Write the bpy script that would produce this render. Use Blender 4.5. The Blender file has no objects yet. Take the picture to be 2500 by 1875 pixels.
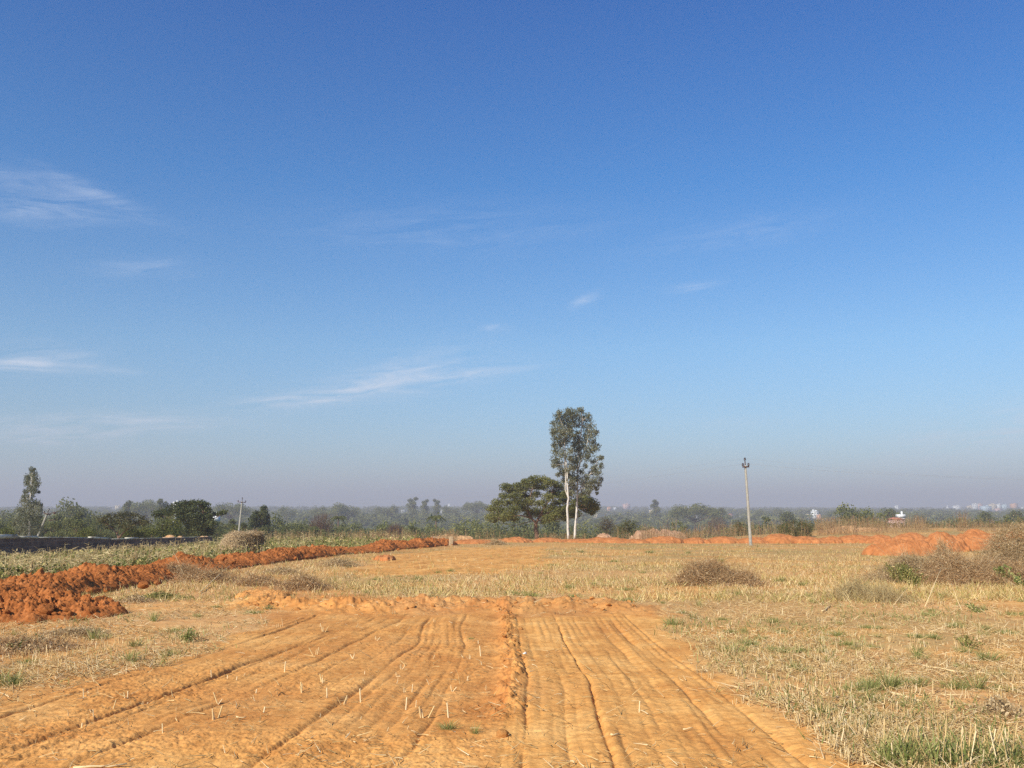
import bpy, bmesh, math, random
import numpy as np
random.seed(7)
R = np.random.RandomState(11)
SC = bpy.context.scene
COL = SC.collection

# ------------------------------------------------------------------ camera model
H = 1.6; FPX = 2255.0; PITCH = math.radians(7.9)
cp, sp = math.cos(PITCH), math.sin(PITCH)

def ray(px, py):
    a = (np.asarray(px, float) - 1250.0) / FPX
    b = -(np.asarray(py, float) - 937.5) / FPX
    return a, cp - b * sp, sp + b * cp

def atY(px, py, Y):
    """world point at depth Y seen at photo position px,py"""
    dx, dy, dz = ray(px, py)
    t = Y / dy
    return np.array([dx * t, Y, H + dz * t])

# ------------------------------------------------------------------ noise
def _hash(ix, iy, seed):
    h = (ix.astype(np.int64) * 374761393 + iy.astype(np.int64) * 668265263 + seed * 974634777) & 0xFFFFFFFF
    h = ((h ^ (h >> 13)) * 1274126177) & 0xFFFFFFFF
    return ((h ^ (h >> 16)) & 0xFFFF) / 65535.0

def vnoise(x, y, seed=0):
    x = np.asarray(x, float); y = np.asarray(y, float)
    ix = np.floor(x); iy = np.floor(y)
    fx = x - ix; fy = y - iy
    fx = fx * fx * (3 - 2 * fx); fy = fy * fy * (3 - 2 * fy)
    a = _hash(ix, iy, seed); b = _hash(ix + 1, iy, seed)
    c = _hash(ix, iy + 1, seed); d = _hash(ix + 1, iy + 1, seed)
    return ((a + (b - a) * fx) * (1 - fy) + (c + (d - c) * fx) * fy) * 2 - 1

def fbm(x, y, seed=0, octv=4, gain=.5):
    s = 0; amp = 1; t = 0
    for i in range(octv):
        s = s + amp * vnoise(x * 2 ** i + 13.7 * i, y * 2 ** i - 7.1 * i, seed + i)
        t += amp; amp *= gain
    return s / t

def worley(x, y, seed=0):
    ix = np.floor(x); iy = np.floor(y)
    d1 = np.full(np.shape(x), 9.0); rid = np.zeros(np.shape(x))
    for i in (-1, 0, 1):
        for j in (-1, 0, 1):
            cx = ix + i; cy = iy + j
            px = cx + _hash(cx, cy, seed); py = cy + _hash(cx, cy, seed + 1)
            d = np.hypot(px - x, py - y)
            m = d < d1
            d1 = np.where(m, d, d1)
            rid = np.where(m, _hash(cx, cy, seed + 2), rid)
    return d1, rid

def facets(x, y, seed, tilt=.9):
    """broken lumps: each cell a small tilted block, 0 at its rim"""
    ix = np.floor(x); iy = np.floor(y)
    best = np.full(np.shape(x), -9.0)
    for i in (-1, 0, 1):
        for j in (-1, 0, 1):
            cx_ = ix + i; cy_ = iy + j
            dx = x - cx_ - _hash(cx_, cy_, seed); dy = y - cy_ - _hash(cx_, cy_, seed + 1)
            r = .30 + .45 * _hash(cx_, cy_, seed + 2)
            gx = (_hash(cx_, cy_, seed + 3) - .5) * 2 * tilt; gy = (_hash(cx_, cy_, seed + 4) - .5) * 2 * tilt
            d = np.maximum(np.abs(dx * .8 + dy * .6), np.abs(dy * .8 - dx * .6)) * .6 + np.hypot(dx, dy) * .4
            h = np.minimum((r - d) * 2.6, r * .75 + gx * dx + gy * dy)
            best = np.maximum(best, h)
    return np.clip(best, 0, None)

def sstep(a, b, x):
    t = np.clip((x - a) / (b - a), 0, 1)
    return t * t * (3 - 2 * t)

# ------------------------------------------------------------------ terrain
PY = [-60, 8, 20, 50, 70, 95, 110, 150, 220, 350, 550, 900, 1500, 2500, 4000, 9000]
PZ = [0, 0, -.12, -.55, -.80, -1.12, -1.5, -4.0, -9, -14, -14.5, -10, -2, 10, 16, 20]

def macro(x, y):
    x = np.asarray(x, float); y = np.asarray(y, float)
    z = (np.interp(y * .95, PY, PZ) + np.interp(y, PY, PZ) + np.interp(y * 1.05, PY, PZ)) / 3
    u = x / np.maximum(y, 5)
    z = z + sstep(.16, .40, u) * np.interp(y, [82, 112, 150, 230, 420], [0, 1.45, 2.4, 3.0, 0])
    z = z + sstep(-.22, -.40, u) * np.interp(y, [62, 105, 200, 450], [0, -1.3, -1.0, 0])
    z = z + sstep(150, 600, y) * fbm(x / 400, y / 400, 5, 2) * 3
    z = z + sstep(1200, 2500, y) * sstep(-.2, .5, u) * -3.5
    return z

_tY = np.concatenate([np.linspace(2, 40, 900), np.geomspace(40.1, 6000, 2500)])
def ground(px, py):
    """ground point (x, y) seen at photo position"""
    dx, dy, dz = ray(px, py)
    t = _tY / dy
    X = dx * t; Z = H + dz * t
    d = Z - macro(X, _tY)
    i = np.argmax(d < 0)
    if d[i] >= 0: i = len(_tY) - 1
    k = d[i - 1] / (d[i - 1] - d[i] + 1e-9) if i > 0 else 0
    yy = _tY[i - 1] + (_tY[i] - _tY[i - 1]) * k
    return float(dx * yy / dy), float(yy)

def gpts(pts): return np.array([ground(*p) for p in pts])

def curve_fn(pts):
    """x as a function of y through ground points, extended straight at the near end"""
    g = gpts(pts); g = g[np.argsort(g[:, 1])]
    ys, xs = g[:, 1], g[:, 0]
    s0 = (xs[1] - xs[0]) / max(ys[1] - ys[0], .05)
    s0 = max(-3, min(3, s0))
    ys = np.concatenate([[ys[0] - 6], ys]); xs = np.concatenate([[xs[0] - 6 * s0], xs])
    return xs, ys

def cx(c, y): return np.interp(y, c[1], c[0])

YEND = ground(1150, 1508)[1]
LEFT_EDGE = curve_fn([(690, 1512), (480, 1600), (300, 1645), (150, 1680), (0, 1712)])
RIGHT_EDGE = curve_fn([(1600, 1508), (1690, 1570), (1760, 1640), (1850, 1700), (1990, 1780), (2150, 1870)])
# tyre / blade lines: (points, depth, half width, side ridge)
LINES = [
 ([(1262, 1520), (1270, 1560), (1282, 1628), (1290, 1669), (1284, 1748), (1281, 1800), (1284, 1873)], .034, .045),
 ([(1317, 1520), (1352, 1615), (1377, 1685), (1383, 1780), (1398, 1870)], .022, .05),
 ([(1357, 1515), (1383, 1570), (1406, 1615), (1437, 1660), (1463, 1754), (1496, 1843), (1503, 1873)], .042, .04),
 ([(1405, 1520), (1421, 1542), (1469, 1602), (1507, 1653), (1542, 1700), (1580, 1780)], .022, .04),
 ([(1460, 1520), (1485, 1552), (1551, 1621), (1627, 1707), (1675, 1780), (1735, 1870)], .025, .05),
 ([(1494, 1515), (1548, 1568), (1599, 1618), (1675, 1682), (1754, 1777), (1817, 1843), (1850, 1873)], .034, .05),
 ([(1539, 1515), (1643, 1599), (1738, 1663), (1801, 1723), (1896, 1802), (1990, 1873)], .034, .05),
 ([(755, 1514), (663, 1549), (600, 1568), (494, 1603), (342, 1650), (158, 1707), (0, 1757)], .048, .045),
 ([(690, 1518), (570, 1552), (430, 1595), (190, 1663), (0, 1714)], .030, .05),
 ([(897, 1511), (777, 1564), (600, 1618), (519, 1654), (395, 1701), (127, 1796), (0, 1844)], .052, .045),
 ([(860, 1520), (740, 1572), (590, 1632), (440, 1700), (260, 1772), (60, 1850), (0, 1872)], .020, .05),
 ([(976, 1517), (885, 1558), (821, 1590), (700, 1650), (560, 1715), (400, 1775), (220, 1850), (170, 1873)], .036, .05),
 ([(1033, 1528), (1024, 1574), (948, 1621), (878, 1685), (774, 1757), (695, 1811), (600, 1873)], .040, .055),
 ([(1138, 1510), (1125, 1539), (1135, 1577), (1119, 1627), (1085, 1700), (1050, 1760), (1011, 1827), (950, 1873)], .036, .045),
 ([(1075, 1520), (1075, 1570), (1035, 1640), (960, 1720), (880, 1800), (800, 1873)], .018, .06),
]
LINES = [(curve_fn(p), d, w) for p, d, w in LINES]
ORDER = [8, 7, 9, 10, 11, 12, 14, 13, -1, 0, 1, 2, 3, 4, 5, 6]
_yy = np.linspace(4.5, YEND, 60)
EXTRA = []
for _a, _b in zip(ORDER[:-1], ORDER[1:]):
    if _a < 0 or _b < 0: continue
    for _t, _d in ((.36, .026), (.68, .020)):
        EXTRA.append(((cx(LINES[_a][0], _yy) * (1 - _t) + cx(LINES[_b][0], _yy) * _t, _yy), _d, .055))
LINES = LINES + EXTRA
CLOD_RIDGE = curve_fn([(1232, 1495), (1238, 1560), (1250, 1620), (1246, 1680), (1236, 1740), (1222, 1800)])
CR_Y = (ground(1240, 1745)[1], ground(1240, 1490)[1])
END_RIDGE = gpts([(600, 1475), (720, 1480), (900, 1490), (1080, 1483), (1240, 1492), (1400, 1482), (1560, 1492), (1700, 1500)])
END_RIDGE = END_RIDGE[np.argsort(END_RIDGE[:, 0])]
FAR_PATCH = gpts([(840, 1392), (985, 1352), (1130, 1340), (1330, 1334), (1336, 1376), (1230, 1398), (1060, 1402), (905, 1410)])
END_PATCH = gpts([(600, 1436), (700, 1428), (1000, 1462), (1200, 1455), (1420, 1466), (1620, 1490), (1600, 1520), (660, 1520), (610, 1480)])

def in_poly(x, y, poly):
    x = np.asarray(x); y = np.asarray(y)
    ins = np.zeros(x.shape, bool); n = len(poly)
    for i in range(n):
        x1, y1 = poly[i]; x2, y2 = poly[(i + 1) % n]
        c = ((y1 > y) != (y2 > y)) & (x < (x2 - x1) * (y - y1) / (y2 - y1 + 1e-12) + x1)
        ins ^= c
    return ins

def soft_poly(x, y, poly, jit):
    """1 inside the polygon, ragged edge"""
    s = 0
    for k in range(4):
        jx = fbm(x / jit / 1.5, y / jit / 3, 50 + k, 3) * jit * (.6 + .5 * k)
        jy = fbm(x / jit / 2, y / jit / 2, 70 + k, 3) * jit * 2 * (.6 + .5 * k)
        s = s + in_poly(x + jx, y + jy, poly)
    return s / 4.0

def plough(x, y):
    n = fbm(x * 1.7, y * 1.7, 31, 4) * .38
    l = cx(LEFT_EDGE, y); r = cx(RIGHT_EDGE, y)
    m = sstep(-.12, .22, x - l + n) * sstep(-.12, .22, r - x + n * .9)
    return m * (1 - sstep(YEND - .3, YEND + .5, y + n * 1.5))

def masks(x, y):
    p = plough(x, y)
    near = y < 60
    fp = np.zeros(np.shape(x)); ep = np.zeros(np.shape(x))
    m = (y > 20) & (y < 75)
    if m.any(): fp[m] = soft_poly(x[m], y[m], FAR_PATCH, .9)
    m = (y > 11) & (y < 30)
    if m.any(): ep[m] = soft_poly(x[m], y[m], END_PATCH, .3)
    return p, fp, ep

def micro(x, y, P=None):
    x = np.asarray(x, float); y = np.asarray(y, float)
    p, fp, ep = masks(x, y) if P is None else P
    z = fbm(x / 2.5, y / 2.5, 3, 3) * .035
    rough = (1 - p)
    z = z + rough * fbm(x * 3.1, y * 3.1, 9, 4, .6) * .022 * np.clip(1.3 - y / 90, .2, 1)
    m = (y < 22)
    if m.any():
        xm, ym, pm = x[m], y[m], p[m]
        d = np.zeros(xm.shape)
        wob = fbm(xm * 1.6, ym * 1.6, 17, 2) * .022 + fbm(xm * 9, ym * 9, 19, 2) * .006
        cs = [cx(CLOD_RIDGE if o_ < 0 else LINES[o_][0], ym) for o_ in ORDER]
        idx = np.zeros(xm.shape); right_ = sstep(-.3, .4, xm - cx(CLOD_RIDGE, ym))
        for a_, b_ in zip(cs[:-1], cs[1:]): idx += np.clip((xm - a_) / np.maximum(b_ - a_, .05), 0, 1)
        idx += np.clip((xm - cs[-1]) * 1.5, 0, 9) - np.clip((cs[0] - xm) * 1.5, 0, 9)
        d += fbm(idx * 2.3, ym * .30, 251, 2) * .015 + fbm(idx * 5.5, ym * .7 + xm * .1, 253, 3, .6) * .0035 * (1.6 - right_)
        for k, (c, dep, w) in enumerate(LINES):
            sl = (cx(c, ym + .2) - cx(c, ym - .2)) / .4
            dist = (xm - cx(c, ym)) / np.sqrt(1 + sl * sl) + wob
            mod = (.6 if dep < .03 else .8) + 1.1 * fbm(ym * .9 + k * 9, ym * 0 + k, 23, 4)
            mod = np.clip(mod, .08, 1.25)
            # a steep lip on one side, a broad swell on the other
            dw = dist / (w * (.36 if k < 7 else .30)); dep = dep * (1 if k < 7 else .72)
            deep = .95 if k in (0, 2, 7, 9, 11, 12) else .70
            dep = dep * deep; dw = dw / (1.2 if k in (0, 2) else 1.7)
            d -= dep * .85 * mod * np.exp(-np.abs(dw) ** 1.4)
            d += dep * .34 * mod * np.exp(-np.clip(-dist, 0, 9) / (w * 2.2)) * (dist < 0) * (1 - np.exp(-np.abs(dw) ** 1.5))
            d += dep * .16 * mod * np.exp(-((dist - 4.5 * w) / (3.2 * w)) ** 2)
        # cross ripples of the blade
        rip = fbm(xm * 2.2 + fbm(xm * 2, ym * 2, 41, 2) * 1.6, ym * 12.0, 43, 4, .7) * .0055 + fbm(xm * 16, ym * 16, 46, 3, .7) * .0035
        right = sstep(-.3, .4, xm - cx(CLOD_RIDGE, ym))
        rip2 = fbm(xm * 3.2 - ym * 1.4, ym * 2.2 + xm * 1.0, 44, 6, .70) * .016
        d += rip * (.35 + .9 * right) + rip2 * (1 - right)
        patch = sstep(-.15, .45, fbm(xm * .9, ym * .9, 62, 3))
        d += (facets(xm * 9, ym * 9, 61) * .009 + facets(xm * 20, ym * 20, 66) * .011 + facets(xm * 38, ym * 38, 71) * .008) * patch * (.12 + .9 * (1 - right)) + fbm(xm * 30, ym * 30, 72, 2) * .003
        zz = d * pm
        # clod ridge in the middle
        rd = (xm - cx(CLOD_RIDGE, ym)) + fbm(xm * 3, ym * 3, 81, 3) * .10
        env = np.exp(-(rd / .11) ** 2) * sstep(CR_Y[0] - .4, CR_Y[0] + .5, ym) * (1 - sstep(CR_Y[1] - .2, CR_Y[1] + .6, ym))
        zz = zz + env * (.012 + facets(xm * 6, ym * 6, 83) * .060 + facets(xm * 13, ym * 13, 88) * .05 + facets(xm * 28, ym * 28, 89) * .02)
        z[m] = z[m] + zz
    m = (y > 12) & (y < 22) & (x > -8) & (x < 7)
    if m.any():
        xm, ym = x[m], y[m]
        yc = np.interp(xm, END_RIDGE[:, 0], END_RIDGE[:, 1])
        dd = ym - yc + fbm(xm * .8, ym * .8, 87, 3) * .7
        env = np.exp(-(dd / .75) ** 2) * np.interp(xm, [END_RIDGE[0, 0] - .6, END_RIDGE[0, 0] + .5, 2.0, END_RIDGE[-1, 0]], [0, 1, .8, 0])
        z[m] = z[m] + env * (.07 + facets(xm * 1.8, ym * 1.8, 88) * .14 + facets(xm * 4.5, ym * 4.5, 93) * .10 + facets(xm * 11, ym * 11, 98) * .05)
    # drag lines on the scraped patch farther off
    if fp.any():
        m = fp > 0
        t = x[m] * .80 - y[m] * .20
        z[m] = z[m] + fp[m] * (-.05 * np.exp(-((t * .9 - np.round(t * .9)) / .13) ** 2) + .03 * fbm(x[m] * 3, y[m], 91, 3))
    return z

def gz(x, y):
    x = np.atleast_1d(np.asarray(x, float)); y = np.atleast_1d(np.asarray(y, float))
    return macro(x, y) + micro(x, y)

# ------------------------------------------------------------------ object helpers
def tag(o, label=None, cat=None, group=None, kind=None):
    if label: o['label'] = label
    if cat: o['category'] = cat
    if group: o['group'] = group
    if kind: o['kind'] = kind
    return o

def link(name, me, parent=None, loc=None):
    o = bpy.data.objects.new(name, me); COL.objects.link(o)
    if parent: o.parent = parent
    if loc is not None: o.location = loc
    return o

def empty(name, loc, rz=0):
    o = bpy.data.objects.new(name, None); COL.objects.link(o)
    o.location = loc; o.rotation_euler = (0, 0, rz); o.empty_display_size = .3
    return o

class MB:
    """collects vertices, faces and a per-vertex number 'rnd'; makes ONE mesh"""
    def __init__(s): s.v = []; s.f4 = []; s.f3 = []; s.r = []; s.n = 0
    def add(s, V, F, rnd):
        V = np.asarray(V, float).reshape(-1, 3)
        F = np.asarray(F, np.int64)
        (s.f4 if F.shape[1] == 4 else s.f3).append(F + s.n)
        s.v.append(V); s.r.append(np.broadcast_to(np.asarray(rnd, float), (len(V),)).copy()); s.n += len(V)
    def mesh(s, name, mat, smooth=False, extra=None):
        me = bpy.data.meshes.new(name)
        V = np.concatenate(s.v) if s.v else np.zeros((0, 3))
        f4 = np.concatenate(s.f4) if s.f4 else np.zeros((0, 4), np.int64)
        f3 = np.concatenate(s.f3) if s.f3 else np.zeros((0, 3), np.int64)
        nl = f4.size + f3.size; nf = len(f4) + len(f3)
        me.vertices.add(len(V)); me.loops.add(nl); me.polygons.add(nf)
        me.vertices.foreach_set('co', V.astype(np.float32).ravel())
        me.loops.foreach_set('vertex_index', np.concatenate([f4.ravel(), f3.ravel()]).astype(np.int32))
        st = np.concatenate([np.arange(len(f4)) * 4, f4.size + np.arange(len(f3)) * 3]).astype(np.int32)
        me.polygons.foreach_set('loop_start', st)
        if smooth: me.polygons.foreach_set('use_smooth', np.ones(nf, bool))
        a = me.attributes.new('rnd', 'FLOAT', 'POINT'); a.data.foreach_set('value', np.concatenate(s.r).astype(np.float32))
        if extra:
            for k, arr in extra.items():
                a = me.attributes.new(k, 'FLOAT', 'POINT'); a.data.foreach_set('value', np.asarray(arr, np.float32))
        me.materials.append(mat); me.update(); me.validate()
        return me
    def build(s, name, mat, parent=None, loc=None, smooth=False, extra=None):
        return link(name, s.mesh(name, mat, smooth, extra), parent, loc)
    # -- generators
    def stems(s, B, D, L, W, bend, rnd, seg=1, sides=3, tip=.3):
        """n thin tapered prisms: base B(n,3), direction D(n,3), length L, radius W, bend (n,3) offset at the tip"""
        n = len(B)
        if n == 0: return
        D = D / np.linalg.norm(D, axis=1, keepdims=True)
        L = np.broadcast_to(L, (n,)); W = np.broadcast_to(W, (n,)); rnd = np.broadcast_to(rnd, (n,))
        up = np.where(np.abs(D[:, 2:3]) > .9, [[1., 0, 0]], [[0, 0, 1.]])
        A = np.cross(D, up); A /= np.linalg.norm(A, axis=1, keepdims=True); C = np.cross(D, A)
        ph = R.rand(n) * 6.28
        V = np.zeros((n, seg + 1, sides, 3))
        for k in range(seg + 1):
            t = k / seg
            P = B + D * (L * t)[:, None] + (0 if bend is None else bend * (t * t))
            w = W * (1 - (1 - tip) * t)
            for j in range(sides):
                a = ph + j * 2 * math.pi / sides
                V[:, k, j] = P + (A * np.cos(a)[:, None] + C * np.sin(a)[:, None]) * w[:, None]
        F = []
        for k in range(seg):
            for j in range(sides):
                j2 = (j + 1) % sides
                F.append([k * sides + j, k * sides + j2, (k + 1) * sides + j2, (k + 1) * sides + j])
        F = np.array(F)[None] + (np.arange(n) * (seg + 1) * sides)[:, None, None]
        s.add(V, F.reshape(-1, 4), np.repeat(rnd, (seg + 1) * sides))
    def leaves(s, P, size, asp, rnd, nrm=None, droop=0):
        """n quads centred on P"""
        n = len(P)
        if n == 0: return
        T = R.randn(n, 3); T[:, 2] -= droop * 1.5
        T /= np.linalg.norm(T, axis=1, keepdims=True)
        N = R.randn(n, 3) if nrm is None else nrm + R.randn(n, 3) * .5
        S = np.cross(T, N); S /= np.linalg.norm(S, axis=1, keepdims=True) + 1e-9
        size = np.broadcast_to(size, (n,))[:, None]
        a = T * size; b = S * size * asp
        V = np.stack([P - a, P + b, P + a, P - b], 1)
        F = np.arange(n * 4).reshape(n, 4)
        s.add(V, F, np.repeat(np.broadcast_to(rnd, (n,)), 4))
    def blades(s, B, D, L, W, bend, rnd):
        """grass blades: two-segment flat ribbons ending in a point"""
        n = len(B)
        if n == 0: return
        D = D / np.linalg.norm(D, axis=1, keepdims=True)
        L = np.broadcast_to(L, (n,))[:, None]; W = np.broadcast_to(W, (n,))[:, None]
        S = R.randn(n, 3); S[:, 2] *= .2; S /= np.linalg.norm(S, axis=1, keepdims=True)
        P1 = B + D * L * .55 + bend * .3; P2 = B + D * L + bend
        V = np.stack([B - S * W, B + S * W, P1 + S * W * .8, P1 - S * W * .8, P2 + S * W * .12, P2 - S * W * .12], 1)
        F = np.array([[0, 1, 2, 3], [3, 2, 4, 5]])[None] + (np.arange(n) * 6)[:, None, None]
        s.add(V, F.reshape(-1, 4), np.repeat(np.broadcast_to(rnd, (n,)), 6))
    def tube(s, pts, rad, sides=8, rnd=.5, cap=True):
        pts = np.asarray(pts, float); n = len(pts)
        rad = np.broadcast_to(rad, (n,))
        T = np.gradient(pts, axis=0); T /= np.linalg.norm(T, axis=1, keepdims=True)
        ref = np.array([0.3, 1, .1]) if abs(T[0][1]) < .8 else np.array([1., 0, .1])
        A = np.cross(T, ref); A /= np.linalg.norm(A, axis=1, keepdims=True); C = np.cross(T, A)
        a = np.arange(sides) * 2 * math.pi / sides
        V = pts[:, None] + rad[:, None, None] * (A[:, None] * np.cos(a)[None, :, None] + C[:, None] * np.sin(a)[None, :, None])
        F = []
        for k in range(n - 1):
            for j in range(sides):
                j2 = (j + 1) % sides
                F.append([k * sides + j, k * sides + j2, (k + 1) * sides + j2, (k + 1) * sides + j])
        V = V.reshape(-1, 3)
        if cap:
            V = np.concatenate([V, pts[:1], pts[-1:]])
            c0 = n * sides; c1 = c0 + 1
            F3 = [[j, c0, (j + 1) % sides] for j in range(sides)] + [[(n - 1) * sides + (j + 1) % sides, c1, (n - 1) * sides + j] for j in range(sides)]
            n0 = s.n
            s.add(V, F, rnd); s.f3.append(np.array(F3) + n0)
        else: s.add(V, F, rnd)
    def box(s, c, h, rot=0, rnd=.5):
        c = np.asarray(c, float); hx, hy, hz = h
        V = np.array([[x, y, z] for z in (-hz, hz) for y in (-hy, hy) for x in (-hx, hx)])
        cr, sr = math.cos(rot), math.sin(rot)
        V = np.stack([V[:, 0] * cr - V[:, 1] * sr, V[:, 0] * sr + V[:, 1] * cr, V[:, 2]], 1) + c
        F = [[0, 2, 3, 1], [4, 5, 7, 6], [0, 1, 5, 4], [2, 6, 7, 3], [0, 4, 6, 2], [1, 3, 7, 5]]
        s.add(V, F, rnd)

# ------------------------------------------------------------------ materials
def newmat(name, rough=.9, spec=.2):
    m = bpy.data.materials.new(name); m.use_nodes = True
    nt = m.node_tree; b = nt.nodes['Principled BSDF']
    b.inputs['Roughness'].default_value = rough
    b.inputs['Specular IOR Level'].default_value = spec
    return m, nt, b

def ramp(nt, src, stops, interp='LINEAR'):
    r = nt.nodes.new('ShaderNodeValToRGB'); r.color_ramp.interpolation = interp
    el = r.color_ramp.elements
    while len(el) < len(stops): el.new(.5)
    for e, (p, c) in zip(el, stops): e.position = p; e.color = (*c, 1) if len(c) == 3 else c
    nt.links.new(src, r.inputs[0]); return r.outputs[0]

def attr(nt, name):
    a = nt.nodes.new('ShaderNodeAttribute'); a.attribute_name = name; return a.outputs['Fac']

def noise(nt, scale, detail=4, rough=.55, vec=None, dist=0):
    n = nt.nodes.new('ShaderNodeTexNoise'); n.inputs['Scale'].default_value = scale
    n.inputs['Detail'].default_value = detail; n.inputs['Roughness'].default_value = rough
    n.inputs['Distortion'].default_value = dist
    if vec is None:
        t = nt.nodes.new('ShaderNodeTexCoord'); vec = t.outputs['Object']
    nt.links.new(vec, n.inputs['Vector']); return n.outputs['Fac']

def mix(nt, a, b, fac, mode='MIX'):
    m = nt.nodes.new('ShaderNodeMix'); m.data_type = 'RGBA'; m.blend_type = mode
    for sock, v in ((m.inputs[6], a), (m.inputs[7], b), (m.inputs[0], fac)):
        if isinstance(v, tuple): sock.default_value = (*v, 1)
        elif isinstance(v, (int, float)): sock.default_value = v
        else: nt.links.new(v, sock)
    return m.outputs[2]

def math_(nt, op, a, b=0.0, c=0.0, clamp=False):
    m = nt.nodes.new('ShaderNodeMath'); m.operation = op; m.use_clamp = clamp
    for i, v in enumerate((a, b, c)):
        if isinstance(v, (int, float)): m.inputs[i].default_value = v
        else: nt.links.new(v, m.inputs[i])
    return m.outputs[0]

def bump(nt, b, h, strength=.5, dist=.02):
    n = nt.nodes.new('ShaderNodeBump'); n.inputs['Strength'].default_value = strength
    n.inputs['Distance'].default_value = dist
    nt.links.new(h, n.inputs['Height']); nt.links.new(n.outputs[0], b.inputs['Normal'])

def rmat(name, stops, rough=.85, noise_scale=None, trans=0, spec=.15):
    """colour from the per-piece random number"""
    m, nt, b = newmat(name, rough, spec)
    c = ramp(nt, attr(nt, 'rnd'), stops)
    if noise_scale:
        f = noise(nt, noise_scale, 3)
        c = mix(nt, c, ramp(nt, f, [(.3, (.62, .62, .62)), (.7, (1.15, 1.15, 1.15))]), 1.0, 'MULTIPLY')
    nt.links.new(c, b.inputs['Base Color'])
    if trans:
        out = nt.nodes['Material Output']; tr = nt.nodes.new('ShaderNodeBsdfTranslucent'); ms = nt.nodes.new('ShaderNodeMixShader')
        nt.links.new(c, tr.inputs[0]); ms.inputs[0].default_value = trans
        nt.links.new(b.outputs[0], ms.inputs[1]); nt.links.new(tr.outputs[0], ms.inputs[2]); nt.links.new(ms.outputs[0], out.inputs[0])
    return m

STRAW = [(0, (.33, .20, .078)), (.3, (.53, .35, .135)), (.65, (.71, .505, .225)), (1, (.86, .69, .40))]
M_straw = rmat('straw', STRAW, .7, trans=.12)
M_thatch = rmat('olive_thatch', [(0, (.19, .18, .045)), (.3, (.37, .30, .09)), (.65, (.57, .42, .165)), (1, (.76, .59, .29))], .8, trans=.15)
M_dry = rmat('dry_stalk', [(0, (.30, .19, .08)), (.5, (.54, .40, .18)), (1, (.76, .62, .32))], .75, trans=.2)
M_reddry = rmat('reddish_dry_grass', [(0, (.25, .13, .06)), (.5, (.40, .25, .12)), (1, (.52, .38, .19))], .8, trans=.15)
M_grass = rmat('grass', [(0, (.10, .135, .035)), (.4, (.20, .23, .058)), (.75, (.34, .32, .11)), (1, (.54, .46, .20))], .6, trans=.25)
M_weed = rmat('weed', [(0, (.075, .095, .026)), (.4, (.18, .19, .045)), (.75, (.38, .32, .10)), (1, (.62, .50, .20))], .65, trans=.22)
M_brush = rmat('dead_brush', [(0, (.30, .16, .065)), (.5, (.56, .35, .16)), (.85, (.68, .48, .25)), (1, (.82, .66, .40))], .85, trans=.3)
M_greybrush = rmat('grey_brush', [(0, (.32, .21, .09)), (.5, (.56, .40, .20)), (1, (.74, .57, .33))], .85, trans=.3)
M_hay = rmat('hay', [(0, (.26, .16, .08)), (.5, (.50, .36, .19)), (1, (.72, .56, .34))], .8)
M_euc = rmat('eucalyptus_leaf', [(0, (.10, .11, .062)), (.5, (.20, .205, .115)), (1, (.36, .335, .21))], .5, trans=.45, spec=.3)
M_acacia = rmat('acacia_leaf', [(0, (.09, .10, .03)), (.5, (.20, .205, .062)), (1, (.32, .30, .105))], .6, trans=.45)
M_bush = rmat('bush_leaf', [(0, (.055, .065, .018)), (.5, (.13, .13, .038)), (1, (.24, .21, .08))], .6, trans=.4)
M_plant = rmat('plantation_leaf', [(0, (.09, .10, .030)), (.5, (.205, .210, .062)), (1, (.36, .34, .11))], .6, trans=.5)
M_darktree = rmat('dark_leaf', [(0, (.040, .052, .018)), (.5, (.09, .105, .036)), (1, (.17, .175, .065))], .6, trans=.35)
M_weep = rmat('yellow_green_leaf', [(0, (.06, .075, .014)), (.5, (.12, .135, .025)), (1, (.22, .20, .05))], .6, trans=.25)
M_bare = rmat('bare_twig', [(0, (.10, .055, .035)), (1, (.22, .13, .085))], .9)

m, nt, b = newmat('white_bark', .7)
c = mix(nt, (.62, .56, .47), (.30, .22, .15), ramp(nt, noise(nt, 2.2, 5, .7), [(.52, (0, 0, 0)), (.66, (1, 1, 1))]))
nt.links.new(c, b.inputs['Base Color']); M_wbark = m
m, nt, b = newmat('brown_bark', .9)
c = mix(nt, (.10, .055, .035), (.22, .13, .08), noise(nt, 3, 5))
nt.links.new(c, b.inputs['Base Color']); M_bark = m

def soil_mat(name, c0, c1, c2, sc=6):
    m, nt, b = newmat(name, .95, .05)
    f = noise(nt, sc, 6, .65)
    c = ramp(nt, f, [(.25, c0), (.5, c1), (.78, c2)])
    g = noise(nt, sc * .18, 3)
    c = mix(nt, c, ramp(nt, g, [(.3, (.80, .76, .72)), (.7, (1.1, 1.1, 1.1))]), .8, 'MULTIPLY')
    nt.links.new(c, b.inputs['Base Color'])
    bump(nt, b, noise(nt, sc * 4, 6, .7), .7, .03)
    return m
M_red = soil_mat('red_soil', (.20, .068, .021), (.38, .130, .036), (.55, .225, .078), 7)
M_redlight = soil_mat('orange_soil', (.31, .118, .042), (.45, .175, .060), (.57, .26, .10), 4)
M_plsoil = soil_mat('pale_orange_soil', (.46, .19, .055), (.60, .28, .085), (.72, .38, .13), 6)
M_tansoil = soil_mat('tan_soil', (.38, .20, .09), (.55, .32, .15), (.66, .44, .24), 5)
M_pinksoil = soil_mat('pinkish_rubble', (.26, .14, .08), (.42, .25, .15), (.62, .45, .30), 3)

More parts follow.
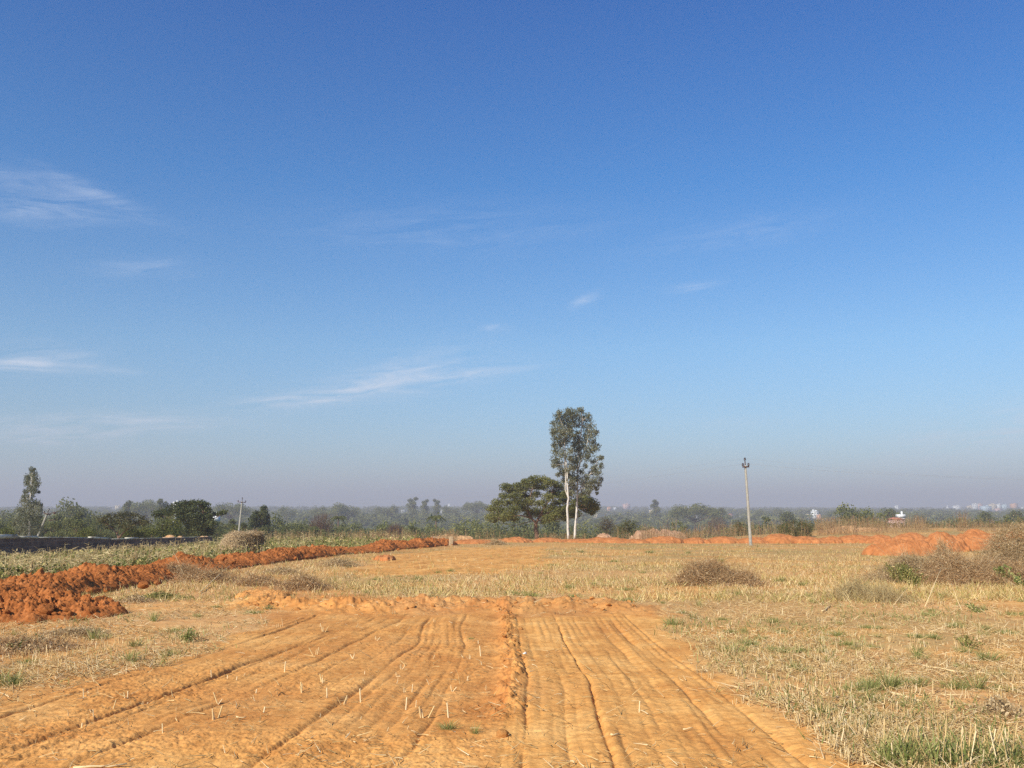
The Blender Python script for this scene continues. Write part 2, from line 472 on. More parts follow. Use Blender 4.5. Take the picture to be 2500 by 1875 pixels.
# the ground
m, nt, b = newmat('ground', .95, .05)
P_ = attr(nt, 'bare'); G_ = attr(nt, 'green'); RD = attr(nt, 'redness'); FAR = attr(nt, 'far')
f1 = noise(nt, 1.1, 5, .6); f2 = noise(nt, 9, 6, .65); f3 = noise(nt, 42, 5, .7)
bare = ramp(nt, f1, [(.28, (.54, .240, .064)), (.5, (.69, .350, .100)), (.72, (.80, .455, .150))])
bare = mix(nt, bare, ramp(nt, f2, [(.3, (.74, .66, .60)), (.55, (1, 1, 1)), (.8, (1.10, 1.12, 1.15))]), .9, 'MULTIPLY')
bare = mix(nt, bare, ramp(nt, f3, [(.30, (.66, .60, .55)), (.46, (1, 1, 1)), (.8, (1.05, 1.05, 1.08))]), .7, 'MULTIPLY')
tilled = ramp(nt, f1, [(.3, (.50, .235, .080)), (.55, (.61, .315, .112)), (.75, (.70, .41, .165))])
straw = ramp(nt, f3, [(.28, (.38, .20, .08)), (.46, (.57, .35, .14)), (.6, (.69, .46, .20)), (.75, (.79, .59, .31))])
stub = mix(nt, tilled, straw, ramp(nt, f2, [(.40, (.05, .05, .05)), (.62, (.75, .75, .75))]))
grn = ramp(nt, f3, [(.3, (.11, .11, .035)), (.55, (.27, .23, .08)), (.75, (.50, .38, .17))])
stub = mix(nt, stub, grn, math_(nt, 'MULTIPLY', G_, ramp(nt, f2, [(.3, (.3, .3, .3)), (.6, (1, 1, 1))])))
c = mix(nt, stub, bare, P_)
redc = ramp(nt, f2, [(.3, (.30, .085, .024)), (.6, (.46, .15, .042))])
c = mix(nt, c, redc, RD)
farc = ramp(nt, noise(nt, .02, 6, .6), [(.35, (.040, .055, .020)), (.55, (.075, .085, .032)), (.72, (.18, .14, .07))])
c = mix(nt, c, farc, FAR)
nt.links.new(c, b.inputs['Base Color'])
hh = math_(nt, 'ADD', math_(nt, 'MULTIPLY', f3, .5), f2)
bump(nt, b, hh, .55, .02)
M_ground = m

# ------------------------------------------------------------------ ground mesh
def build_ground():
    u_in = np.linspace(-.66, .66, 1500)
    u_out = np.geomspace(.67, 9, 40)
    u = np.concatenate([-u_out[::-1], u_in, u_out])
    ys = [-40, -20, -10, -5, -2, 0, 1.5, 3, 4.2]
    y = 4.8
    while y < 9000:
        ys.append(y)
        D = H - float(macro(0, y))
        dy = y * y / (924 * max(D, 1.0)) * (.36 if y < 24 else .7)
        dy = min(dy, y * .03)
        if y < 60: dy = min(dy, .22)
        y += max(dy, .012)
    Y = np.array(ys); nr, nc = len(Y), len(u)
    wid = np.sqrt(Y ** 2 + 9)
    X = u[None, :] * wid[:, None]
    YY = np.broadcast_to(Y[:, None], X.shape)
    xf, yf = X.ravel(), YY.ravel().copy()
    P = masks(xf, yf)
    z = macro(xf, yf) + micro(xf, yf, P) * (1 - sstep(300, 600, yf))
    p, fp, ep = P
    blot = sstep(-.1, .4, fbm(xf / 3.2, yf / 2.2, 101, 4)) * .85
    bare = np.clip(p + fp * .95 + ep * .75 * (.5 + .5 * sstep(-.4, .3, fbm(xf * 1.2, yf * 1.2, 103, 3))) + blot * (1 - p) * .8, 0, 1)
    bare *= 1 - sstep(100, 140, yf)
    uu = xf / np.maximum(yf, 1)
    green = sstep(-.1, .5, fbm(xf / 4.5, yf / 6.5, 111, 4)) * .40 + sstep(22, 55, yf) * .42
    lb = np.interp(yf, BANK[:, 1], BANK[:, 0])
    leftstrip = (1 - sstep(-1.5, .6, xf - lb)) * sstep(10, 13, yf)
    green = np.clip(green + leftstrip * .9, 0, 1) * (1 - p)
    bare = bare * (1 - leftstrip)
    rd = np.exp(-((xf - lb) / 2.2) ** 2) * sstep(9, 12, yf) * (1 - sstep(60, 80, yf)) * .8 * (.6 + .6 * fbm(xf * 1.5, yf * 1.5, 115, 3))
    rd = rd + np.clip(ep - p, 0, 1) * .35 + np.clip(fbm(xf * .8, yf * .8, 117, 4), 0, 1) * .35 * p + np.exp(-((xf - cx(CLOD_RIDGE, yf)) / .16) ** 2) * (yf < CR_Y[1]) * (yf > CR_Y[0]) * .22 + .28 * p * (xf < cx(CLOD_RIDGE, yf)) * (.6 + .8 * fbm(xf * .5, yf * .5, 119, 3))
    far = sstep(115, 150, yf)
    idx = np.arange(nr * nc).reshape(nr, nc)
    F = np.stack([idx[:-1, :-1], idx[:-1, 1:], idx[1:, 1:], idx[1:, :-1]], -1).reshape(-1, 4)
    mb = MB(); mb.add(np.stack([xf, yf, z], 1), F, .5)
    o = mb.build('ground', M_ground, smooth=True, extra=dict(bare=bare, green=green, redness=np.clip(rd, 0, 1), far=far))
    tag(o, kind='structure'); return o

# left bank centre line (ground coordinates)
BANK = gpts([(-260, 1520), (-120, 1490), (0, 1466), (200, 1436), (400, 1402), (600, 1376), (800, 1354), (950, 1341), (1086, 1329)])
BANK = BANK[np.argsort(BANK[:, 1])]
build_ground()

# ------------------------------------------------------------------ red bank along the ditch
def clod_height(x, y, s, k=1.0):
    wx = x + fbm(x * 3, y * 3, s + 40, 3) * .10; wy = y + fbm(x * 3, y * 3, s + 50, 3) * .10
    mo = sstep(-.45, .35, fbm(x * .9, y * .9, s + 60, 3)); mo2 = sstep(-.4, .4, fbm(x * 1.3 + 9, y * 1.3, s + 63, 2))
    return k * (facets(wx * 1.1, wy * 1.1, s, .6) * .13 * mo2 + facets(wx * 2.7, wy * 2.7, s + 7) * .115 * mo + facets(wx * 7, wy * 7, s + 14) * .085 * (1.1 - mo * .5) + facets(wx * 17, wy * 17, s + 21) * .055 + facets(wx * 34, wy * 34, s + 28) * .022 + fbm(x * 1.2, y * 1.2, s + 66, 3) * .07 + fbm(x * 22, y * 22, s + 30, 3, .7) * .014)

def build_bank():
    seg = np.hypot(*np.diff(BANK, axis=0).T); S = np.concatenate([[0], np.cumsum(seg)])
    s = [0.0]
    while s[-1] < S[-1]:
        yy = np.interp(s[-1], S, BANK[:, 1]); s.append(s[-1] + .018 * max(1, yy / 15))
    s = np.array(s); nt_ = 190
    t = np.linspace(-1.75, 1.75, nt_)
    cxs = np.interp(s, S, BANK[:, 0]); cys = np.interp(s, S, BANK[:, 1])
    tx = np.gradient(cxs); ty = np.gradient(cys); L = np.hypot(tx, ty); tx /= L; ty /= L
    k = np.ones(41) / 41
    if len(tx) > 100:
        tx = np.convolve(np.pad(tx, 20, 'edge'), k, 'valid'); ty = np.convolve(np.pad(ty, 20, 'edge'), k, 'valid')
    X = cxs[:, None] + ty[:, None] * t; Y = cys[:, None] - tx[:, None] * t
    W = 1.15 + .25 * fbm(s / 2.2, s * 0, 201, 3)[:, None]
    Hh = (.21 + .16 * fbm(s / 1.6, s * 0 + 3, 203, 3))[:, None] * (1 + .12 * sstep(30, 60, cys)[:, None])
    Hh = Hh * sstep(0, 1.0, s[:, None]) * sstep(0, 1.0, (s[-1] - s)[:, None])
    prof = np.clip(1 - np.abs((t[None] + fbm(X * .8, Y * .8, 205, 2) * .35) / W) ** 1.7, 0, 1) ** .85
    z = Hh * prof + clod_height(X, Y, 211, 1.05) * np.clip(prof * 1.8, 0, 1) * np.clip(Hh / .24, 0, 1.25)
    edge = 1 - sstep(1.35, 1.75, np.abs(t))[None] 
    Z = macro(X, Y) + z + .03 * edge * (prof > 0) - .12 * (1 - np.clip(prof * 8, 0, 1))
    mb = MB(); n0, n1 = X.shape
    idx = np.arange(n0 * n1).reshape(n0, n1)
    F = np.stack([idx[:-1, :-1], idx[:-1, 1:], idx[1:, 1:], idx[1:, :-1]], -1).reshape(-1, 4)
    mb.add(np.stack([X, Y, Z], -1), F, .5)
    o = mb.build('soil_bank', M_red, smooth=False)
    tag(o, 'long bank of dug red clods running from the left edge to the boundary stone', 'earth bank')
    return s, S
build_bank()

def heap(name, label, cx_, cy_, rx, ry, h, mat, seed, group=None, clod=.5, res=70, rot=0, cat='soil heap', pw=1.9, sm=False):
    g = np.linspace(-1.55, 1.55, int(res * 1.3)); res = len(g)
    U, V = np.meshgrid(g, g, indexing='ij')
    cr, sr = math.cos(rot), math.sin(rot)
    X = cx_ + U * rx * cr - V * ry * sr; Y = cy_ + U * rx * sr + V * ry * cr
    n = fbm(U * 2.1 + seed, V * 2.1, seed, 3)
    r = np.hypot(U, V) * (1 + .36 * n)
    prof = np.clip(1 - r ** pw, 0, 1); prof = prof * (1 - .25 * prof) * 1.33
    sc = 1.0
    z = h * prof * (1 + .22 * fbm(U * 3, V * 3 + seed, seed + 4, 3)) + clod_height(X * sc, Y * sc, seed + 20, clod) * np.clip(prof * 2.5, 0, 1)
    Z = macro(X, Y) + z + .02 - .15 * (prof <= 0)
    idx = np.arange(res * res).reshape(res, res)
    F = np.stack([idx[:-1, :-1], idx[1:, :-1], idx[1:, 1:], idx[:-1, 1:]], -1).reshape(-1, 4)
    mb = MB()
    base = np.array([cx_, cy_, float(macro(cx_, cy_))])
    mb.add(np.stack([X, Y, Z], -1).reshape(-1, 3) - base, F, .5)
    # skirt of the heap that is below ground is dropped
    keep = (prof.ravel()[F] > 0).any(1); mb.f4[0] = mb.f4[0][keep]
    o = mb.build(name, mat, loc=base, smooth=sm)
    tag(o, label, cat, group); return o

def pheap(name, label, px, py, wpx, h, mat, seed, depth=None, **k):
    x, y = ground(px, py); rx = wpx * y / FPX
    return heap(name, label, x, y, rx, depth or rx, h, mat, seed, **k)

pheap('soil_heap', 'large heap of dark red clods spilling forward at the left edge of the photo', 80, 1498, 200, .20, M_red, 301, depth=1.3, clod=1.2, res=250, pw=1.3)
pheap('soil_heap', 'low red clod heap behind the large one at the left edge', -40, 1478, 120, .32, M_red, 305, depth=1.0, clod=1.0, res=160)
pheap('soil_heap', 'small pale orange soil heap in front of the dark brush', 648, 1455, 62, .05, M_plsoil, 309, depth=.9, clod=.42, res=120)
pheap('soil_heap', 'small crumbly pinkish heap at the front foot of the red bank', 940, 1366, 28, .12, M_redlight, 311, depth=.8, clod=.6, res=60)
# heaps right of the boundary stone along the crest
RH = [(a_, b_, c_ * R.uniform(1.1, 1.6), d_ * R.uniform(.52, .78)) for a_, b_, c_, d_ in [(1160, 1327, 48, .50), (1255, 1324, 32, .52), (1338, 1323, 32, .42), (1405, 1324, 38, .32), (1480, 1325, 42, .48), (1545, 1326, 36, .46),
      (1622, 1326, 38, .60), (1698, 1326, 30, .56), (1765, 1326, 44, .82), (1838, 1326, 40, .66), (1905, 1326, 40, .88), (1968, 1326, 36, .72),
      (2030, 1326, 36, .80), (2088, 1326, 38, .88), (2150, 1327, 40, .90), (2222, 1328, 42, .98)]]
RL = ['low red soil heap just right of the boundary stone', 'red soil heap in front of the spreading acacia trunk', 'flat orange heap left of the eucalyptus trunks',
      'flattest orange heap right in front of the white eucalyptus trunks', 'orange heap right of the eucalyptus trunks', 'orange heap in front of the distant pinkish rubble, the left one',
      'orange heap in front of the distant pinkish rubble, the right one', 'narrow orange heap with dry grass behind, second left of the concrete pole',
      'rounded tall orange heap just left of the concrete pole', 'orange heap directly behind the foot of the concrete pole', 'orange heap with a dark pole shadow, in front of the round bush',
      'orange heap just right of the round bush', 'orange heap between the round bush and the pale rubble', 'rounded orange heap in front of the pale rubble',
      'orange heap next left of the big mounds', 'orange heap partly hidden behind the front mound']
for i, ((px, py, w, h), lb) in enumerate(zip(RH, RL)):
    pheap('soil_heap', lb, px, py, w, h, M_redlight if px < 1420 else M_redlight, 330 + i * 7, group='orange soil heaps in a row along the crest', clod=.6, res=76, depth=1.3, sm=True)
pheap('soil_mound', 'wide orange mound in front, long slope falling to its left', 2215, 1356, 92, .70, M_redlight, 451, depth=1.6, clod=.75, res=170, cat='soil mound', sm=True)
pheap('soil_mound', 'middle orange mound behind the bent dry twigs', 2300, 1345, 62, .95, M_redlight, 457, depth=1.6, clod=.75, res=150, cat='soil mound', sm=True)
pheap('soil_mound', 'tallest orange mound beside the big brown brush', 2385, 1343, 72, 1.05, M_redlight, 463, depth=1.7, clod=.75, res=150, cat='soil mound', sm=True)
pheap('soil_mound', 'orange mound showing through the brush at the right edge', 2490, 1345, 62, 1.0, M_redlight, 469, depth=1.6, clod=.75, res=120, cat='soil mound', sm=True)

# rubble and pale heaps beyond
for i, (px, py, Y, w, h, mt, lb) in enumerate([
    (1572, 1290, 128, 1.4, .9, M_pinksoil, 'low pinkish rubble heap beyond the crest, leftmost of four'),
    (1598, 1286, 130, 1.3, 1.2, M_pinksoil, 'pinkish rubble heap with a white stone on top'),
    (1630, 1289, 127, 1.6, 1.0, M_pinksoil, 'reddish rubble heap behind the tall dry grass plume'),
    (1655, 1291, 126, 1.0, .9, M_pinksoil, 'pinkish rubble heap with a pale right side, rightmost of four'),
    (1474, 1296, 118, .8, .6, M_pinksoil, 'small pale stone heap right of the eucalyptus'),
    (2022, 1292, 105, 1.0, .5, M_tansoil, 'small pale rubble heap behind the orange heaps'),
    (2064, 1288, 106, 1.7, .95, M_tansoil, 'largest pale cream rubble heap behind the orange heaps'),
    (2105, 1285, 112, .9, .5, M_tansoil, 'distant low whitish heap between the two rubble heaps'),
    (2121, 1291, 106, 1.3, .65, M_tansoil, 'smooth tan heap right of the pale rubble'),
    (1067, 1309, 96, .75, .5, M_pinksoil, 'pale stone heap left of the boundary stone'),
    (1094, 1306, 92, 1.3, .7, M_tansoil, 'whitish stone heap behind the boundary stone'),
    (1130, 1307, 92, 1.2, .55, M_tansoil, 'pale stone heap right behind the boundary stone'),
    (955, 1318, 80, 1.1, .45, M_tansoil, 'small pale soil heap behind the red bank')]):
    Y = min(Y, 99) if Y > 99 else Y; p = atY(px, py + (9 if mt is M_pinksoil else 5), Y); w *= 1.0
    z0 = float(macro(p[0], Y)); hh = max(h * .45, p[2] - z0)
    heap('rubble_heap', lb, p[0], Y, w, w * .8, hh, mt, 500 + i * 5, clod=1.3, res=60, cat='rubble heap')

# loose clods
def clod_mesh(seed):
    bm = bmesh.new(); bmesh.ops.create_icosphere(bm, subdivisions=3, radius=1)
    rr = np.random.RandomState(seed); cuts = rr.randn(9, 3); cuts /= np.linalg.norm(cuts, axis=1, keepdims=True); off = .55 + rr.rand(9) * .4
    for v in bm.verts:
        p = np.array(v.co)
        for c_, o_ in zip(cuts, off):
            d = p @ c_ - o_
            if d > 0: p = p - c_ * d * .9
        p *= 1 + .10 * float(vnoise(p[0] * 4 + seed, p[1] * 4 + p[2] * 3, seed)) + .04 * float(vnoise(p[0] * 11, p[1] * 11 + p[2] * 9, seed + 1))
        v.co = (p[0], p[1] * .85, p[2] * .72)
    me = bpy.data.meshes.new('soil_clod'); bm.to_mesh(me); bm.free(); return me
CL = {}
for nm, mt in (('red', M_red), ('light', M_plsoil)):
    CL[nm] = []
    for k in range(6):
        me = clod_mesh(600 + k); me.materials.append(mt); CL[nm].append(me)
def put_clod(x, y, r, kind, label, group, lift=0.3, z=None):
    o = link('soil_clod', random.choice(CL[kind]))
    zz = float(gz(x, y)[0]) if z is None else z
    o.location = (x, y, zz + r * lift); o.scale = (r, r * random.uniform(.8, 1.2), r * random.uniform(.8, 1.1))
    o.rotation_euler = (random.uniform(-.5, .5), random.uniform(-.5, .5), random.uniform(0, 6.28))
    tag(o, label, 'clod', group)
segS = np.concatenate([[0], np.cumsum(np.hypot(*np.diff(BANK, axis=0).T))])
for k in range(110):
    s = R.rand() ** 1.5 * segS[-1]; x = np.interp(s, segS, BANK[:, 0]); y = np.interp(s, segS, BANK[:, 1])
    off = R.uniform(.2, 1.6) if k % 4 else R.uniform(-.3, .3)
    r = R.uniform(.03, .10) * (1 if y < 30 else 1.3)
    zz = float(macro(x + off, y)) + .24 * max(0, 1 - (abs(off) / 1.2) ** 1.7) + .05
    put_clod(x + off, y - .15 * off, r, 'red', 'red earth clod lying on the slope of the long bank', 'red clods on the long bank', .3, zz)
for k in range(46):
    a = R.rand() * 6.28; rr_ = R.rand() ** .5
    x0, y0 = ground(80, 1503)
    x = x0 + math.cos(a) * rr_ * 1.5; y = y0 + math.sin(a) * rr_ * 1.25
    zz = float(macro(x, y)) + .20 * max(0, 1 - rr_ ** 1.5) + .04
    put_clod(x, y, R.uniform(.03, .10), 'red', 'red earth clod lying on the large heap at the left edge', 'red clods on the left heap', .2, zz)
for (px, py, r, lb) in [(112, 1490, .14, 'biggest blocky red clod in the middle of the left heap'), (205, 1402, .17, 'tall rounded red lump standing on the bank top'),
                        (350, 1427, .13, 'angular red clod at the foot of the bank')]:
    x, y = ground(px, py + 30); p = atY(px, py, y + .3)
    o = link('soil_clod', CL['red'][int(px) % 6]); o.location = tuple(p); o.scale = (r, r, r); tag(o, lb, 'clod')
for k in range(60):
    i = R.rand(); px = 600 + i * 960; x, y = ground(px, 1486 + R.randn() * 10)
    put_clod(x, y, R.uniform(.02, .06), 'light', 'orange crumb of earth on the rough ridge closing the tyre lines', 'orange clods on the closing ridge')
for k in range(45):
    y = R.uniform(CR_Y[0], CR_Y[1]); x = float(cx(CLOD_RIDGE, y)) + R.randn() * .09
    put_clod(x, y, R.uniform(.015, .04), 'light', 'orange crumb of earth on the clod ridge between the tyre lines', 'orange clods on the middle ridge')
x, y = ground(1228, 1795); put_clod(x, y, .055, 'light', 'flat rounded orange clod at the near end of the clod ridge', None, .15)

# ------------------------------------------------------------------ stubble, straw, grass (uncountable)
def near_density(n, ymin, ymax, umax=.62, power=1.0):
    """points spread about evenly over the picture rather than over the land"""
    k = R.rand(n)
    y = 1 / ((1 / ymin) + k * (1 / ymax - 1 / ymin)) if power == 1 else np.exp(np.log(ymin) + k * (math.log(ymax) - math.log(ymin)))
    x = R.uniform(-umax, umax, n) * y
    return x, y

def bank_side(x, y): return x - np.interp(y, BANK[:, 1], BANK[:, 0])

def scatter(n, ymin, ymax, power=1, on_plough=0.0, need=None):
    n = int(n * 1.37); x, y = near_density(n, ymin, ymax, .85, power)
    p, fp, ep = masks(x, y)
    keep = R.rand(n) > (np.clip(p + fp * .92 + ep * .8, 0, 1) * (1 - on_plough))
    keep &= (bank_side(x, y) > 1.3) | (y < 11)
    if need is not None: keep &= need(x, y)
    return x[keep], y[keep]

def clump(x, y, kmin, kmax, spread):
    k = R.randint(kmin, kmax, len(x)); i = np.repeat(np.arange(len(x)), k)
    sp_ = np.broadcast_to(spread, (len(x),))[i]
    return x[i] + R.randn(len(i)) * sp_, y[i] + R.randn(len(i)) * sp_, i

# standing cut stalks, sown in rows
mb = MB()
patchy = lambda x, y: R.rand(len(x)) < np.clip(.70 + 2.2 * fbm(x / 2.1, y / 1.7, 121, 3), .05, 1)
x, y = scatter(6000, 5.6, 24, 1, .0, patchy)
x = np.round(x / .28) * .28 + R.randn(len(x)) * .04
x, y, i = clump(x, y, 2, 7, .035)
L = R.uniform(.025, .095, len(x)) * (1 + .5 * (R.rand(len(x)) > .9)); D = np.stack([R.randn(len(x)) * .16, R.randn(len(x)) * .16, np.ones(len(x))], 1)
z = gz(x, y)
mb.stems(np.stack([x, y, z - .01], 1), D, L, R.uniform(.0028, .006, len(x)), None, R.rand(len(x)) * .7 + .3, tip=.8)
x, y = scatter(12000, 20, 100, 1, 0, patchy)
x, y, i = clump(x, y, 2, 6, .06)
L = R.uniform(.04, .12, len(x)); D = np.stack([R.randn(len(x)) * .35, R.randn(len(x)) * .22, np.ones(len(x))], 1)
mb.stems(np.stack([x, y, gz(x, y) - .01], 1), D, L, R.uniform(.004, .007, len(x)) * (1 + y / 60), None, R.rand(len(x)), tip=.6)
o = mb.build('crop_stubble', M_straw); tag(o, 'short pale cut stalks left standing over the harvested field', 'stubble', kind='stuff')

# straw lying flat
mb = MB()
x, y = scatter(150000, 5.4, 45, 1, .03, lambda x, y: R.rand(len(x)) < np.clip(.72 + 1.6 * fbm(x / 1.3, y / 1.1, 131, 3), .06, 1))
a = R.rand(len(x)) * 6.28; D = np.stack([np.cos(a), np.sin(a), np.abs(R.randn(len(x))) * .30], 1)
L = R.uniform(.025, .14, len(x)); L[R.rand(len(x)) > .98] *= 2.5
mb.stems(np.stack([x, y, gz(x, y) + .012], 1), D, L, R.uniform(.0016, .0042, len(x)) * (1 + y / 35), R.randn(len(x), 3) * .02, R.rand(len(x)), seg=2)
o = mb.build('fallen_straw', M_straw); tag(o, 'thin dry straw lying flat between the stubble', 'straw', kind='stuff')

# low grass and weeds, green and drying
mb = MB()
gr = lambda x, y: R.rand(len(x)) < np.clip(-.15 + 2.0 * fbm(x / 3.0, y / 4.0, 141, 3) + .55 * sstep(18, 60, y), .02, 1)
x, y = scatter(15000, 5.6, 104, 1, 0, gr)
x, y, i = clump(x, y, 4, 9, .05 + .0012 * 30)
k = (y > 13) | (R.rand(len(y)) < .45) ; x, y, i = x[k], y[k], i[k]; n = len(x)
L = R.uniform(.05, .16, n) * (1 + .5 * sstep(20, 60, y)); D = np.stack([R.randn(n) * .5, R.randn(n) * .5, np.ones(n)], 1)
mb.blades(np.stack([x, y, gz(x, y) - .01], 1), D, L, R.uniform(.0025, .005, n) * (1 + y / 45), np.stack([R.randn(n) * .04, R.randn(n) * .04, -R.rand(n) * .04], 1), np.clip(fbm(x / 2, y / 2, 144, 2) * .6 + .55 + R.randn(n) * .25, 0, 1))
o = mb.build('low_grass', M_grass); tag(o, 'low mixed green and drying grass spread over the field', 'grass', kind='stuff')

# dry thatch on the farther field
mb = MB()
x, y = scatter(26000, 18, 112, 1, 0, lambda x, y: R.rand(len(x)) < np.clip(.55 + 1.9 * fbm(x / 5, y / 3.5, 148, 4), .06, 1))
x, y, i = clump(x, y, 2, 5, .10)
n = len(x)
L = R.uniform(.05, .22, n); D = np.stack([R.randn(n) * .9, R.randn(n) * .9, np.ones(n)], 1)
mb.blades(np.stack([x, y, gz(x, y) - .01], 1), D, L, R.uniform(.003, .006, n) * (1 + y / 40), R.randn(n, 3) * .05, R.rand(n) * (1 - .55 * sstep(45, 66, y) * np.clip(.7 + 1.5 * fbm(x / 9, y / 5, 149, 3), 0, 1)))
o = mb.build('dry_grass', M_thatch); tag(o, 'pale dry grass covering the farther field up to the crest', 'dry grass', kind='stuff')

# thin withered leaf litter on the bare soil
mb = MB()
x, y = near_density(26000, 5.4, 17)
w = np.clip(.12 + 1.6 * fbm(x * 1.1, y * 1.5, 151, 3), .015, .8)
k = (R.rand(len(x)) < w) & (plough(x, y) > .3); x, y = x[k], y[k]
k = R.rand(len(x)) < np.where(x > cx(CLOD_RIDGE, y), .30, .85); x, y = x[k], y[k]
n = len(x); a = R.rand(n) * 6.28
mb.stems(np.stack([x, y, gz(x, y) + .004], 1), np.stack([np.cos(a), np.sin(a), np.abs(R.randn(n)) * .25], 1), R.uniform(.012, .07, n), R.uniform(.001, .0024, n), R.randn(n, 3) * .012, R.rand(n) ** 1.5, seg=2)
o = mb.build('leaf_litter', M_dry); tag(o, 'crumbs of withered stalk and leaf on the scraped orange soil', 'litter', kind='stuff')

# ------------------------------------------------------------------ single standing stubs on the bare soil
def stub_mesh(kind):
    mb = MB(); k = R.randint(1, 4)
    B = np.stack([R.randn(k) * .018, R.randn(k) * .018, np.full(k, -.012)], 1)
    D = np.stack([R.randn(k) * .42, R.randn(k) * .42, np.ones(k)], 1)
    mb.stems(B, D, R.uniform(.05, .13, k), R.uniform(.004, .0075, k), None, R.uniform(.6, 1, k), sides=5, tip=.85)
    return mb.mesh('cut_stalk', M_straw)
STUB = [stub_mesh(i) for i in range(8)]
STUBPX = [(519, 1652), (208, 1712), (278, 1735), (428, 1740), (555, 1655), (575, 1660), (592, 1650), (528, 1722), (782, 1670), (790, 1672), (893, 1668), (888, 1648), (970, 1650), (980, 1632), (1060, 1610), (1178, 1625), (1178, 1605), (1146, 1612),
          (1055, 1672), (1105, 1688), (1184, 1685), (990, 1690), (1002, 1692), (1032, 1748), (1012, 1728), (990, 1730), (732, 1695), (803, 1710), (842, 1720), (882, 1715), (940, 1782), (988, 1780), (783, 1534), (790, 1547), (920, 1568), (1062, 1522),
          (1560, 1740), (197, 1775), (232, 1755), (622, 1695), (305, 1710), (350, 1718), (665, 1620), (690, 1640), (770, 1600), (1170, 1572), (640, 1745), (520, 1760), (400, 1790), (880, 1758), (1100, 1750), (1140, 1662), (860, 1610)]
for px, py in STUBPX:
    x, y = ground(px, py)
    o = link('cut_stalk', STUB[R.randint(8)], loc=(x, y, float(gz(x, y)[0]))); o.rotation_euler[2] = R.rand() * 6.28
    s = R.uniform(.45, 1.05); o.scale = (s, s, s)
    tag(o, 'short pale stub of a cut stalk standing alone on the scraped soil', 'cut stalk', 'single cut stalks on the scraped soil')

def stick(pts_px, r, label, lift=.02, mat=M_straw, name='dry_stalk', cat='dry stalk', group=None, rnd=.8, heights=None):
    P = []
    for i, (px, py) in enumerate(pts_px):
        x, y = ground(px, py); h = lift if heights is None else heights[i]
        P.append([x, y, float(gz(x, y)[0]) + h])
    P = np.array(P); c = P[0].copy(); mb = MB()
    Q = []
    for a_, b_ in zip(P[:-1], P[1:]):
        for t in np.linspace(0, 1, 4)[:-1]: Q.append(a_ + (b_ - a_) * t + R.randn(3) * r * .5)
    Q.append(P[-1]); Q = np.array(Q) - c
    mb.tube(Q, np.linspace(r, r * .6, len(Q)), 5, rnd)
    o = mb.build(name, mat, loc=c); tag(o, label, cat, group); return o
stick([(1490, 1805), (1511, 1801)], .008, 'short pale stalk lying in the deep right tyre line')
stick([(1668, 1783), (1692, 1781)], .006, 'thin pale stalk lying flat on the right swath')
stick([(575, 1764), (600, 1762)], .006, 'thin pale stalk lying on the left swaths near the middle')
stick([(180, 1883), (310, 1872)], .009, 'long pale stalk lying at the bottom left edge')
stick([(1394, 1862), (1402, 1868)], .009, 'short pale stalk between the two middle tyre lines')
stick([(2165, 1692), (2200, 1700), (2262, 1716)], .012, 'long thick pale stalk lying across the right stubble')
stick([(2240, 1630), (2330, 1648), (2500, 1652)], .010, 'long pale stalk lying across the stubble near the right edge')
stick([(1915, 1670), (1965, 1684)], .008, 'pale stalk lying at the edge of the right stubble')
stick([(1998, 1783), (2020, 1772)], .009, 'broken stalk piece at the edge of the scraped soil')
stick([(2008, 1493), (2028, 1480)], .014, 'thick pale stalk piece below the dry grass fan')
stick([(1908, 1682), (1920, 1699)], .012, 'pale split stalk leaning at the ploughed edge')
# white scrap
mb = MB(); mb.box((0, 0, .008), (.020, .010, .006), .4); mb.box((.008, .006, .018), (.011, .007, .004), 1.1)
mw, nt, b = newmat('white_scrap', .6); nt.links.new(ramp(nt, noise(nt, 30), [(.3, (.6, .58, .52)), (.7, (.85, .84, .8))]), b.inputs['Base Color'])
x, y = ground(1281, 1605); o = mb.build('paper_scrap', mw, loc=(x, y, float(gz(x, y)[0]) + .01)); tag(o, 'small white scrap lying in the tyre line by the clod ridge', 'scrap')

# ------------------------------------------------------------------ grass tufts (each its own thing)
def tuft_mesh(n, h, spread, mat, dry=.2):
    mb = MB(); B = np.stack([R.randn(n) * spread * .35, R.randn(n) * spread * .35, np.full(n, -.02)], 1)
    D = np.stack([B[:, 0] / spread * 1.1 + R.randn(n) * .28, B[:, 1] / spread * 1.1 + R.randn(n) * .28, np.ones(n)], 1)
    L = R.uniform(.5, 1, n) * h
    bend = np.stack([D[:, 0] * L * .35, D[:, 1] * L * .35, -L * .22 * R.rand(n)], 1)
    mb.blades(B, D, L, R.uniform(.0018, .0042, n), bend, np.clip(R.beta(2.4, 2.4, n) + (R.rand(n) < dry) * .5, 0, 1))
    return mb.mesh('grass_tuft', mat)
TUFT = [tuft_mesh(190, .15, .14, M_grass, .12), tuft_mesh(150, .19, .10, M_grass, .2), tuft_mesh(240, .11, .20, M_grass, .1), tuft_mesh(70, .27, .08, M_grass, .25), tuft_mesh(110, .15, .16, M_grass, .35)]
